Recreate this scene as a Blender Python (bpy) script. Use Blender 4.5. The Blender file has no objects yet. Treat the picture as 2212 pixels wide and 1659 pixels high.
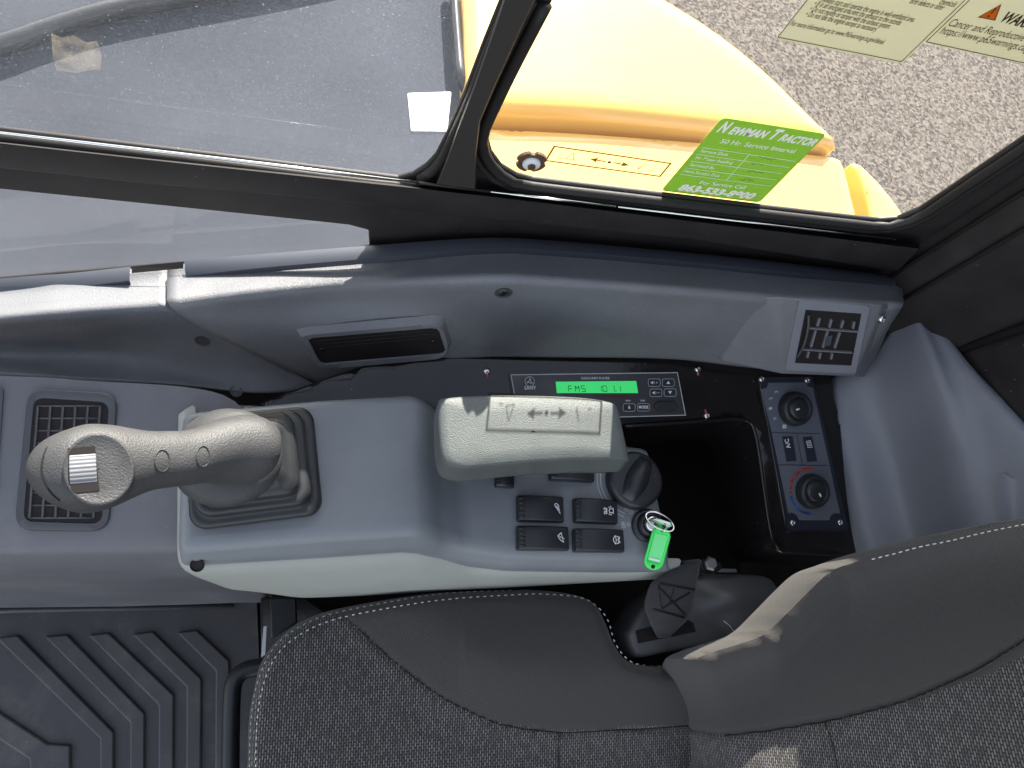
import bpy, bmesh, math, random
from mathutils import Vector, Matrix
from mathutils.bvhtree import BVHTree
from mathutils.geometry import delaunay_2d_cdt
random.seed(7)
sc = bpy.context.scene
C = sc.collection

# ------------------------------------------------------------------ camera
VX = Vector((6375, 370, 1661)).normalized()
UP = -Vector((-466, 570, 1661)).normalized()
VX = (VX - UP*VX.dot(UP)).normalized()
VY = UP.cross(VX)
F = 1661.0
CAM = Vector((0, 0, 1.25))
def wv(r): return Vector((r.dot(VX), r.dot(VY), r.dot(UP)))
cam_d = bpy.data.cameras.new('camera'); cam = bpy.data.objects.new('camera', cam_d); C.objects.link(cam)
R_, D_, W_ = wv(Vector((1,0,0))), wv(Vector((0,1,0))), wv(Vector((0,0,1)))
cam.matrix_world = Matrix(((R_.x, -D_.x, -W_.x, CAM.x), (R_.y, -D_.y, -W_.y, CAM.y), (R_.z, -D_.z, -W_.z, CAM.z), (0,0,0,1)))
cam_d.sensor_width = 36; cam_d.lens = F/2212*36; cam_d.clip_start = .02; cam_d.clip_end = 500
sc.camera = cam
# ------------------------------------------------------------------ light
SUN = Vector((.155, 1, .585)).normalized()
w = bpy.data.worlds.new('World'); sc.world = w; w.use_nodes = True
sky = w.node_tree.nodes.new('ShaderNodeTexSky'); sky.sky_type = 'NISHITA'; sky.sun_disc = False
sky.sun_elevation = math.asin(SUN.z); sky.sun_rotation = math.atan2(SUN.x, SUN.y)
sky.air_density = 1.0; sky.dust_density = 1.2
bg = w.node_tree.nodes['Background']; bg.inputs[1].default_value = .108
hs_ = w.node_tree.nodes.new('ShaderNodeHueSaturation'); hs_.inputs['Saturation'].default_value = .52
w.node_tree.links.new(sky.outputs[0], hs_.inputs['Color']); w.node_tree.links.new(hs_.outputs[0], bg.inputs[0])
sl = bpy.data.lights.new('sun', 'SUN'); sl.energy = 4.1; sl.angle = math.radians(.5); sl.color = (1, .95, .88)
so = bpy.data.objects.new('sun', sl); C.objects.link(so); so.location = (1, 5, 5)
so.rotation_euler = (-SUN).to_track_quat('-Z', 'Y').to_euler()
sc.view_settings.view_transform = 'Standard'; sc.view_settings.look = 'None'
sc.view_settings.exposure = 2.1; sc.view_settings.gamma = 1; sc.view_settings.use_curve_mapping = False
sc.view_settings.use_white_balance = True; sc.view_settings.white_balance_temperature = 6700; sc.view_settings.white_balance_tint = 10
sc.render.engine = 'CYCLES'
sc.cycles.max_bounces = 8; sc.cycles.transparent_max_bounces = 12

# ------------------------------------------------------------------ geometry helpers
def ray(u, v): return wv(Vector(((u-1106)/F, (v-829.5)/F, 1)))
def Z(u, v, z): r = ray(u, v); return CAM + r*((z-CAM.z)/r.z)
def Y(u, v, y): r = ray(u, v); return CAM + r*(y/r.y)
def X(u, v, x): r = ray(u, v); return CAM + r*(x/r.x)
class Plane:
    def __init__(s, o, n): s.o = Vector(o); s.n = Vector(n).normalized()
    def p(s, u, v, off=0):
        r = ray(u, v); o = s.o + s.n*off
        return CAM + r*((o-CAM).dot(s.n)/r.dot(s.n))
def plane3(a, b, c):
    n = (b-a).cross(c-a).normalized()
    if n.dot(CAM-a) < 0: n = -n
    return Plane(a, n)
def cr(pts, n, closed=False):
    """resample a polyline of Vectors as a Catmull-Rom curve with n points, even in arc length"""
    pts = [Vector(p) for p in pts]
    m = len(pts)
    dense = []
    segs = m if closed else m-1
    for i in range(segs):
        if closed: a, b, c, d = pts[i-1], pts[i], pts[(i+1) % m], pts[(i+2) % m]
        else: a, b, c, d = pts[max(i-1,0)], pts[i], pts[i+1], pts[min(i+2,m-1)]
        for k in range(10):
            t = k/10
            dense.append(.5*((2*b)+(c-a)*t+(2*a-5*b+4*c-d)*t*t+(3*b-a-3*c+d)*t**3))
    if closed: dense.append(dense[0].copy())
    else: dense.append(pts[-1].copy())
    L = [0]
    for i in range(1, len(dense)): L.append(L[-1]+(dense[i]-dense[i-1]).length)
    out = []; j = 0
    cnt = n if closed else n-1
    for k in range(n):
        s = L[-1]*k/cnt
        while j < len(L)-2 and L[j+1] < s: j += 1
        f = (s-L[j])/max(L[j+1]-L[j], 1e-12)
        out.append(dense[j].lerp(dense[j+1], min(max(f,0),1)))
    return out
def lin(pts, n):
    pts = [Vector(p) for p in pts]; L = [0]
    for i in range(1, len(pts)): L.append(L[-1]+(pts[i]-pts[i-1]).length)
    out = []; j = 0
    for k in range(n):
        s = L[-1]*k/(n-1)
        while j < len(L)-2 and L[j+1] < s: j += 1
        out.append(pts[j].lerp(pts[j+1], min(1, (s-L[j])/max(L[j+1]-L[j],1e-12))))
    return out
class M:
    """mesh collector in world coordinates"""
    def __init__(s): s.v = []; s.f = []
    def add(s, v, f):
        b = len(s.v); s.v += [Vector(p) for p in v]; s.f += [tuple(i+b for i in q) for q in f]; return s
    def grid(s, rows, close_u=False, close_v=False):
        n = len(rows[0]); m = len(rows); f = []
        for i in range(m if close_v else m-1):
            for j in range(n if close_u else n-1):
                f.append((i*n+j, i*n+(j+1) % n, ((i+1) % m)*n+(j+1) % n, ((i+1) % m)*n+j))
        return s.add([p for r in rows for p in r], f)
    def poly(s, pts): return s.add(pts, [tuple(range(len(pts)))])
    def slab(s, top, depth, n=None, inset=0):
        """closed prism: top polygon pushed back by depth along -n"""
        top = [Vector(p) for p in top]
        if n is None:
            n = Vector((0,0,0))
            for i in range(len(top)): n += top[i].cross(top[(i+1) % len(top)]) if False else (top[i]-top[0]).cross(top[(i+1) % len(top)]-top[0])
            n.normalize()
            if n.dot(CAM-top[0]) < 0: n = -n
        n = Vector(n).normalized()
        c = sum(top, Vector())/len(top)
        bot = [p - n*depth + (c-p)*inset for p in top]; k = len(top)
        return s.add(top+bot, [tuple(range(k)), tuple(range(2*k-1, k-1, -1))]+[(i, i+k, (i+1) % k+k, (i+1) % k) for i in range(k)])
    def box(s, c, x, y, z):
        c, x, y, z = map(Vector, (c, x, y, z))
        return s.slab([c-x-y+z, c+x-y+z, c+x+y+z, c-x+y+z], 2*z.length, z)
    def tube(s, pts, r, n=10, closed=False, cap=True):
        pts = [Vector(p) for p in pts]; rows = []; m = len(pts)
        rr = r if isinstance(r, (list, tuple)) else [r]*m
        ref = None
        for i in range(m):
            if closed: t = (pts[(i+1) % m]-pts[i-1])
            else: t = pts[min(i+1,m-1)]-pts[max(i-1,0)]
            t.normalize()
            if ref is None: ref = t.orthogonal().normalized()
            ref = (ref - t*ref.dot(t)).normalized(); b = t.cross(ref)
            rows.append([pts[i]+(ref*math.cos(a)+b*math.sin(a))*rr[i] for a in [2*math.pi*k/n for k in range(n)]])
        base = len(s.v); s.grid(rows, close_u=True, close_v=closed)
        if cap and not closed:
            s.f.append(tuple(base+k for k in range(n-1,-1,-1))); s.f.append(tuple(base+(m-1)*n+k for k in range(n)))
        return s
    def disc(s, c, n, prof, seg=32, ex=None, ax=1, ay=1):
        """lathe: prof = [(radius, height)...] about axis n at c"""
        c = Vector(c); n = Vector(n).normalized()
        ex = (Vector(ex)-n*Vector(ex).dot(n)).normalized() if ex is not None else n.orthogonal().normalized()
        ey = n.cross(ex); rows = []
        for r, h in prof:
            rows.append([c+n*h+(ex*math.cos(a)*ax+ey*math.sin(a)*ay)*r for a in [2*math.pi*k/seg for k in range(seg)]])
        base = len(s.v); s.grid(rows, close_u=True)
        s.f.append(tuple(base+k for k in range(seg-1,-1,-1)))
        s.f.append(tuple(base+(len(prof)-1)*seg+k for k in range(seg)))
        return s
    def ribbon(s, pts, w, n, closed=False):
        pts = [Vector(p) for p in pts]; n = Vector(n).normalized(); m = len(pts); A = []; B = []
        for i in range(m):
            if closed: a, b = pts[i-1], pts[(i+1) % m]
            else: a, b = pts[max(i-1,0)], pts[min(i+1,m-1)]
            t = (b-a).normalized(); k = 1
            p0, p1 = (pts[i]-a), (b-pts[i])
            if p0.length > 1e-9 and p1.length > 1e-9 and (p0.normalized()+p1.normalized()).length > 1e-3: t = (p0.normalized()+p1.normalized()).normalized(); k = 1/max(.5, math.sqrt(max(0,(1+p0.normalized().dot(p1.normalized()))/2)))
            sd = n.cross(t)*w/2*k; A.append(pts[i]+sd); B.append(pts[i]-sd)
        return s.grid([A, B], close_u=closed)
    def build(s, name, mat, parent=None, bevel=0, seg=2, smooth=True, sub=0, solid=0, angle=35, loc=None):
        me = bpy.data.meshes.new(name)
        off = Vector((0,0,0))
        if parent is not None:
            off = parent.matrix_world.translation if parent.get('_w') is None else Vector(parent['_w'])
        elif loc is not None: off = Vector(loc)
        else:
            xs = [p.x for p in s.v]; ys = [p.y for p in s.v]; zs = [p.z for p in s.v]
            off = Vector(((min(xs)+max(xs))/2, (min(ys)+max(ys))/2, min(zs)))
        me.from_pydata([tuple(p-off) for p in s.v], [], s.f); me.validate()
        bm = bmesh.new(); bm.from_mesh(me); bmesh.ops.remove_doubles(bm, verts=bm.verts, dist=1e-6)
        bmesh.ops.recalc_face_normals(bm, faces=bm.faces)
        bm.to_mesh(me); bm.free()
        o = bpy.data.objects.new(name, me); C.objects.link(o)
        me.materials.append(mat)
        if parent is not None: o.parent = parent; o['_w'] = tuple(off)
        else: o.location = off; o['_w'] = tuple(off)
        if bevel:
            b = o.modifiers.new('b', 'BEVEL'); b.width = bevel; b.segments = seg; b.limit_method = 'ANGLE'; b.angle_limit = math.radians(angle); b.harden_normals = False
        if sub:
            b = o.modifiers.new('s', 'SUBSURF'); b.levels = sub; b.render_levels = sub
        if solid:
            b = o.modifiers.new('t', 'SOLIDIFY'); b.thickness = solid; b.offset = -1
        if smooth:
            for p in me.polygons: p.use_smooth = True
            if bevel or smooth == 'angle':
                try: me.set_sharp_from_angle(angle=math.radians(50))
                except Exception: pass
        return o
def tag(o, label, cat, group=None, kind=None):
    if label: o['label'] = label
    if cat: o['category'] = cat
    if group: o['group'] = group
    if kind: o['kind'] = kind
    return o
def thing(name, loc, label, cat, group=None):
    o = bpy.data.objects.new(name, None); C.objects.link(o); o.location = Vector(loc); o['_w'] = tuple(Vector(loc))
    o.empty_display_size = .02
    return tag(o, label, cat, group)
def bvh(o, world_off=None):
    off = Vector(o['_w']); me = o.data
    return BVHTree.FromPolygons([v.co+off for v in me.vertices], [tuple(p.vertices) for p in me.polygons])
def hit(tree, u, v, off=0):
    r = ray(u, v).normalized(); loc, n, i, d = tree.ray_cast(CAM, r)
    if loc is None:
        t = .75
        for _ in range(6):
            q, n, i, d = tree.find_nearest(CAM+r*t); t = (q-CAM).dot(r)
        if d > .03: print('MISS', u, v, d)
        loc = CAM+r*t
    if n.dot(r) > 0: n = -n
    return loc + n*off, n
def px_outline(pts, step=8, closed=True):
    pts = [Vector((p[0], p[1], 0)) for p in pts]
    L = sum((pts[i]-pts[i-1]).length for i in range(0 if closed else 1, len(pts)))
    return [(p.x, p.y) for p in cr(pts, max(8, int(L/step)), closed)]
def region(name, outline, pf, mat, parent=None, step=12, er=0, drop=0, skirt=0, smooth=True, curve=True, inner=None, **k):
    """surface over an outline (u,v); pf(u,v)->world point; rounded off by drop within er of the edge; skirt = depth of the side wall"""
    ol = px_outline(outline, step*.8) if curve else None
    if not curve:
        ol = []
        for i in range(len(outline)):
            a, b = Vector(outline[i]), Vector(outline[(i+1) % len(outline)])
            kk = max(1, int((b-a).length/step))
            ol += [tuple(a.lerp(b, j/kk)) for j in range(kk)]
    n = len(ol)
    us = [p[0] for p in ol]; vs = [p[1] for p in ol]
    def dist_in(x, y):
        ins = False; d2 = 1e18
        for i in range(n):
            x0, y0 = ol[i-1]; x1, y1 = ol[i]
            if (y0 > y) != (y1 > y) and x < (x1-x0)*(y-y0)/(y1-y0)+x0: ins = not ins
            dx, dy = x1-x0, y1-y0; t = ((x-x0)*dx+(y-y0)*dy)/max(dx*dx+dy*dy, 1e-9); t = min(1, max(0, t))
            q = (x-x0-t*dx)**2+(y-y0-t*dy)**2
            if q < d2: d2 = q
        return ins, math.sqrt(d2)
    P = [Vector(p) for p in ol]; ds = [0.0]*n
    x = min(us)
    fine = []
    if er:
        for fr in (.12, .3, .55, .8):
            e = er*fr
            for i in range(n):
                a, b = Vector(ol[i-1]), Vector(ol[(i+1) % n]); t = (b-a).normalized(); nn = Vector((-t.y, t.x))
                for sgn in (1, -1):
                    q = Vector(ol[i])+nn*e*sgn; ins, d = dist_in(q.x, q.y)
                    if ins and d > e*.93: P.append(q); ds.append(d)
    while x < max(us):
        y = min(vs)
        while y < max(vs):
            ins, d = dist_in(x, y)
            if ins and d > max(step*.35, er*.95): P.append(Vector((x, y))); ds.append(d)
            y += step
        x += step
    r = delaunay_2d_cdt(P, [(i, (i+1) % n) for i in range(n)], [], 1, 1e-4)
    vv, ff, orig = r[0], r[2], r[3]
    W = []
    for i, p in enumerate(vv):
        q = pf(p.x, p.y); d = ds[orig[i][0]] if orig[i] else 0
        if er and d < er: q = q - Vector((0,0,1))*drop*(1-math.sqrt(max(0, 1-(1-d/er)**2)))
        W.append(q)
    m = M(); m.add(W, [tuple(f) for f in ff])
    if skirt:
        edge = [pf(*p)-Vector((0,0,drop if er else 0)) for p in ol]
        m.grid([edge, [e-Vector((0,0,skirt)) for e in edge]], close_u=True)
    o = m.build(name, mat, parent, smooth='angle' if smooth else False, **k)
    return o
def rrect(c, ex, ey, hx, hy, r, seg=5):
    out = []
    r = min(r, hx*.999, hy*.999)
    for sx, sy, a0 in ((1,1,0), (-1,1,90), (-1,-1,180), (1,-1,270)):
        for k in range(seg+1):
            a = math.radians(a0+90*k/seg)
            out.append(Vector(c)+ex*(sx*(hx-r)+r*math.cos(a))+ey*(sy*(hy-r)+r*math.sin(a)))
    return out
def quad_r(q, r=.12, seg=4):
    """quad with rounded corners, r as fraction of the shorter side"""
    q = [Vector(p) for p in q]; out = []
    s = min((q[i]-q[i-1]).length for i in range(4))*r
    for i in range(4):
        a, b, c = q[i-1], q[i], q[(i+1) % 4]
        pa = b+(a-b).normalized()*s; pc = b+(c-b).normalized()*s
        for k in range(seg+1):
            t = k/seg; out.append(pa.lerp(b, t).lerp(b.lerp(pc, t), t))
    return out
_tc = {}
def text_geo(s, bold=0, shear=0):
    key = (s, bold, shear)
    if key in _tc: return _tc[key]
    cu = bpy.data.curves.new('t', 'FONT'); cu.body = s; cu.size = 1; cu.offset = bold; cu.shear = shear; cu.resolution_u = 3
    ob = bpy.data.objects.new('t', cu); C.objects.link(ob); bpy.context.view_layer.update()
    me = bpy.data.meshes.new_from_object(ob.evaluated_get(bpy.context.evaluated_depsgraph_get()))
    v = [p.co.copy() for p in me.vertices]; f = [tuple(p.vertices) for p in me.polygons]
    bpy.data.objects.remove(ob); bpy.data.curves.remove(cu); bpy.data.meshes.remove(me)
    _tc[key] = (v, f); return v, f
def text(m, s, A, B, n, h=None, bold=0, shear=0, up=None):
    """text whose baseline runs from A to B in the plane of normal n; h = capital height in metres"""
    v, f = text_geo(s, bold, shear)
    if not v: return
    x0 = min(p.x for p in v); x1 = max(p.x for p in v); A = Vector(A); B = Vector(B)
    xd = (B-A).normalized(); yd = Vector(up) if up is not None else Vector(n).normalized().cross(xd)
    sx = (B-A).length/(x1-x0); sy = (h/.70) if h else sx
    m.add([A+xd*(p.x-x0)*sx+yd*p.y*sy for p in v], f)

# ------------------------------------------------------------------ materials
def mat(name, col, rough=.5, metal=0, bump=None, spec=.5, coat=0, var=0, vscale=30, emit=None, dust=0):
    m = bpy.data.materials.new(name); m.use_nodes = True; nt = m.node_tree; b = nt.nodes['Principled BSDF']
    b.inputs['Base Color'].default_value = (*col, 1); b.inputs['Roughness'].default_value = rough
    b.inputs['Metallic'].default_value = metal; b.inputs['Specular IOR Level'].default_value = spec
    b.inputs['Coat Weight'].default_value = coat; b.inputs['Coat Roughness'].default_value = .08
    tc = nt.nodes.new('ShaderNodeTexCoord')
    if var:
        n = nt.nodes.new('ShaderNodeTexNoise'); n.inputs['Scale'].default_value = vscale; n.inputs['Detail'].default_value = 5
        nt.links.new(tc.outputs['Object'], n.inputs['Vector'])
        r = nt.nodes.new('ShaderNodeValToRGB'); r.color_ramp.elements[0].position = .3; r.color_ramp.elements[1].position = .7
        r.color_ramp.elements[0].color = (*[c*(1-var) for c in col], 1); r.color_ramp.elements[1].color = (*[min(1, c*(1+var)) for c in col], 1)
        nt.links.new(n.outputs[0], r.inputs[0]); nt.links.new(r.outputs[0], b.inputs['Base Color'])
        mr = nt.nodes.new('ShaderNodeMapRange'); mr.inputs[3].default_value = max(0, rough-.08); mr.inputs[4].default_value = min(1, rough+.08)
        nt.links.new(n.outputs[0], mr.inputs[0]); nt.links.new(mr.outputs[0], b.inputs['Roughness'])
    if bump:
        kind, scale, dist = bump
        if kind == 'noise':
            t = nt.nodes.new('ShaderNodeTexNoise'); t.inputs['Scale'].default_value = scale; t.inputs['Detail'].default_value = 3
            out = t.outputs[0]
        else:
            t = nt.nodes.new('ShaderNodeTexVoronoi'); t.feature = 'SMOOTH_F1' if kind == 'leather' else 'DISTANCE_TO_EDGE'; t.inputs['Scale'].default_value = scale
            out = t.outputs['Distance']
            ns = nt.nodes.new('ShaderNodeTexNoise'); ns.inputs['Scale'].default_value = scale*.6
            nt.links.new(tc.outputs['Object'], ns.inputs['Vector'])
            mx = nt.nodes.new('ShaderNodeMix'); mx.data_type = 'RGBA'; mx.blend_type = 'LINEAR_LIGHT'; mx.inputs[0].default_value = .012
            nt.links.new(tc.outputs['Object'], mx.inputs[6]); nt.links.new(ns.outputs['Color'], mx.inputs[7])
            nt.links.new(mx.outputs[2], t.inputs['Vector'])
        if kind == 'noise': nt.links.new(tc.outputs['Object'], t.inputs['Vector'])
        bp = nt.nodes.new('ShaderNodeBump'); bp.inputs['Distance'].default_value = dist; bp.inputs['Strength'].default_value = 1
        nt.links.new(out, bp.inputs['Height']); nt.links.new(bp.outputs[0], b.inputs['Normal'])
    if dust:
        dv = nt.nodes.new('ShaderNodeTexVoronoi'); dv.inputs['Scale'].default_value = 150; nt.links.new(tc.outputs['Object'], dv.inputs['Vector'])
        sp = nt.nodes.new('ShaderNodeSeparateColor'); nt.links.new(dv.outputs['Color'], sp.inputs[0])
        g1 = nt.nodes.new('ShaderNodeMath'); g1.operation = 'GREATER_THAN'; g1.inputs[1].default_value = .93; nt.links.new(sp.outputs[0], g1.inputs[0])
        l1 = nt.nodes.new('ShaderNodeMath'); l1.operation = 'LESS_THAN'; l1.inputs[1].default_value = .085; nt.links.new(dv.outputs['Distance'], l1.inputs[0])
        mu = nt.nodes.new('ShaderNodeMath'); mu.operation = 'MULTIPLY'; nt.links.new(g1.outputs[0], mu.inputs[0]); nt.links.new(l1.outputs[0], mu.inputs[1])
        sn = nt.nodes.new('ShaderNodeTexNoise'); sn.inputs['Scale'].default_value = 9; sn.inputs['Detail'].default_value = 7; sn.inputs['Roughness'].default_value = .7; nt.links.new(tc.outputs['Object'], sn.inputs['Vector'])
        sr = nt.nodes.new('ShaderNodeMapRange'); sr.inputs[1].default_value = .5; sr.inputs[2].default_value = .8; sr.inputs[3].default_value = 0; sr.inputs[4].default_value = dust; nt.links.new(sn.outputs[0], sr.inputs[0])
        ad = nt.nodes.new('ShaderNodeMath'); ad.operation = 'MULTIPLY_ADD'; ad.inputs[1].default_value = .55; nt.links.new(mu.outputs[0], ad.inputs[0]); nt.links.new(sr.outputs[0], ad.inputs[2])
        dm = nt.nodes.new('ShaderNodeMix'); dm.data_type = 'RGBA'; dm.inputs[7].default_value = (.38,.35,.31,1); nt.links.new(ad.outputs[0], dm.inputs[0])
        if b.inputs['Base Color'].links: nt.links.new(b.inputs['Base Color'].links[0].from_socket, dm.inputs[6])
        else: dm.inputs[6].default_value = (*col, 1)
        nt.links.new(dm.outputs[2], b.inputs['Base Color'])
    if emit:
        b.inputs['Emission Color'].default_value = (*emit[0], 1); b.inputs['Emission Strength'].default_value = emit[1]
    return m
G = {}
G['trim'] = mat('grey_grained_plastic', (.145,.148,.160), .48, bump=('leather', 420, .0004), var=.07, vscale=14, dust=0.25)
G['trim_corner'] = mat('grey_corner_plastic', (.19,.195,.225), .42, bump=('noise', 900, .0002), var=.06, vscale=14, dust=0.15)
G['trim_dark'] = mat('dark_grey_plastic', (.05,.052,.06), .5, bump=('noise', 900, .0002))
G['cover'] = mat('footwell_plastic', (.11,.11,.122), .5, bump=('noise', 800, .0002), var=.08, vscale=10, dust=0.2)
G['console'] = mat('console_plastic', (.168,.180,.194), .42, bump=('noise', 900, .00012), var=.06, vscale=20, dust=0.15)
G['cream'] = mat('pale_shell_plastic', (.31,.315,.285), .5, bump=('noise', 900, .0001), var=.04, vscale=20)
G['armrest'] = mat('armrest_pad_plastic', (.085,.095,.091), .48, bump=('noise', 1100, .0005), var=.08, vscale=60)
G['rubber'] = mat('black_rubber', (.021,.022,.024), .4, spec=.45, var=.15, vscale=60, dust=0)
G['grip'] = mat('grip_leather', (.047,.047,.048), .52, spec=.4, bump=('noise', 850, .00045), var=.1, vscale=90)
G['pillar'] = mat('pillar_paint', (.035,.032,.030), .45, spec=.3)
G['black'] = mat('black_paint', (.026,.023,.023), .5, spec=.25, bump=('noise', 700, .00012), var=.2, vscale=30, dust=.015)
G['gloss'] = mat('glossy_black_plastic', (.014,.012,.012), .14, var=.2, vscale=25, bump=('noise', 60, .0002), dust=.006)
G['void'] = mat('dark_cavity_plastic', (.017,.014,.014), .7, spec=.2)
G['switch'] = mat('switch_plastic', (.016,.017,.020), .42, bump=('noise', 1200, .0001), dust=.015)
G['white'] = mat('white_print', (.75,.77,.78), .5)
G['grey_print'] = mat('grey_print', (.55,.56,.58), .5)
G['red_print'] = mat('red_print', (.45,.04,.035), .5)
G['dimred_print'] = mat('dull_red_print', (.12,.02,.015), .5)
G['blue_print'] = mat('blue_print', (.05,.13,.42), .5)
G['faceplate'] = mat('radio_faceplate', (.035,.034,.036), .28, bump=('noise', 900, .0001), dust=0.2)
G['climate'] = mat('climate_faceplate', (.115,.125,.15), .45)
G['navy'] = mat('navy_print', (.020,.021,.034), .4)
G['lcd'] = mat('lit_green_display', (.02,.3,.06), .3, emit=((.03,.62,.16), .19))
G['lcd_ink'] = mat('display_segments', (.008,.06,.02), .5)
G['chrome'] = mat('polished_steel', (.7,.7,.68), .16, metal=1)
G['steel'] = mat('dull_steel', (.42,.41,.4), .35, metal=1)
G['wheel'] = mat('silver_thumb_wheel', (.17,.17,.18), .35, var=.05)
G['tag'] = mat('green_plastic_tag', (.04,.78,.12), .35, emit=None)
G['tag_paper'] = mat('pale_green_insert', (.18,.85,.28), .3)
G['louvre'] = mat('louvre_plastic', (.16,.165,.18), .35)
G['mat'] = mat('floor_rubber', (.054,.051,.053), .5, bump=('noise', 900, .0002), var=.08, vscale=10, dust=0.22)
G['steel_deck'] = mat('grey_steel_deck', (.045,.049,.06), .9, spec=.08, var=.3, vscale=2)
G['yellow'] = mat('yellow_machine_paint', (.88,.51,.125), .22, coat=.6, var=.03, vscale=3)
G['hose'] = mat('black_hose', (.02,.02,.022), .3)
G['seal'] = mat('rubber_window_seal', (.022,.020,.019), .5, spec=.25, bump=('noise', 500, .0002))
G['strip'] = mat('blue_grey_rubber_strip', (.055,.06,.075), .42, bump=('noise', 900, .0001))
G['label_white'] = mat('white_label', (.7,.7,.72), .6)
G['thread'] = mat('white_thread', (.62,.62,.60), .7)
G['brown'] = mat('rusty_brown_washer', (.10,.05,.025), .6, var=.4, vscale=300)
G['pink'] = mat('pink_paint_mark', (.40,.08,.10), .5)

def fabric(name, dark, light, rot=0, sx=1, cell=.0037, kind='dash'):
    m = bpy.data.materials.new(name); m.use_nodes = True; nt = m.node_tree; b = nt.nodes['Principled BSDF']
    b.inputs['Roughness'].default_value = .9; b.inputs['Specular IOR Level'].default_value = .15
    b.inputs['Sheen Weight'].default_value = .25; b.inputs['Sheen Roughness'].default_value = .5
    uv = nt.nodes.new('ShaderNodeUVMap')
    mp = nt.nodes.new('ShaderNodeMapping'); mp.inputs['Rotation'].default_value = (0, 0, rot)
    nt.links.new(uv.outputs[0], mp.inputs[0])
    no = nt.nodes.new('ShaderNodeTexNoise'); no.inputs['Scale'].default_value = 900
    nt.links.new(mp.outputs[0], no.inputs['Vector'])
    if kind == 'dash':
        br = nt.nodes.new('ShaderNodeTexBrick'); br.offset = .5; br.inputs['Scale'].default_value = 1/cell
        br.inputs['Brick Width'].default_value = 1.45; br.inputs['Row Height'].default_value = .62; br.inputs['Mortar Size'].default_value = .21; br.inputs['Mortar Smooth'].default_value = .5
        br.inputs['Color1'].default_value = (*light, 1); br.inputs['Color2'].default_value = (*[c*.38 for c in light], 1); br.inputs['Mortar'].default_value = (*dark, 1)
        nt.links.new(mp.outputs[0], br.inputs['Vector']); col = br.outputs['Color']; h = br.outputs['Fac']; inv = True
    else:
        ck = nt.nodes.new('ShaderNodeTexBrick'); ck.offset = .5; ck.inputs['Scale'].default_value = 1/.0022
        ck.inputs['Brick Width'].default_value = 1.0; ck.inputs['Row Height'].default_value = .5; ck.inputs['Mortar Size'].default_value = .14; ck.inputs['Mortar Smooth'].default_value = .6
        ck.inputs['Color1'].default_value = (*light, 1); ck.inputs['Color2'].default_value = (*[c*.8 for c in light], 1); ck.inputs['Mortar'].default_value = (*dark, 1)
        nt.links.new(mp.outputs[0], ck.inputs['Vector']); col = ck.outputs['Color']; h = ck.outputs['Fac']; inv = True
    mx = nt.nodes.new('ShaderNodeMix'); mx.data_type = 'RGBA'; mx.blend_type = 'MULTIPLY'; mx.inputs[0].default_value = .5
    nt.links.new(col, mx.inputs[6]); nt.links.new(no.outputs['Color'], mx.inputs[7]); nt.links.new(mx.outputs[2], b.inputs['Base Color'])
    bp = nt.nodes.new('ShaderNodeBump'); bp.invert = inv; bp.inputs['Distance'].default_value = .0008
    nt.links.new(h, bp.inputs['Height']); nt.links.new(bp.outputs[0], b.inputs['Normal'])
    return m
G['weave'] = fabric('dashed_seat_fabric', (.034,.031,.030), (.27,.25,.24), rot=math.radians(90))
G['plain'] = fabric('plain_seat_fabric', (.034,.030,.027), (.105,.094,.085), rot=math.radians(20), kind='plain')
G['belt'] = fabric('belt_webbing', (.012,.011,.014), (.055,.05,.058), rot=math.radians(-8), kind='plain')
def uvs(o, fn):
    me = o.data; l = me.uv_layers.new(name='UVMap'); off = Vector(o['_w'])
    for lp in me.loops: l.data[lp.index].uv = fn(me.vertices[lp.vertex_index].co+off)

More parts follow.
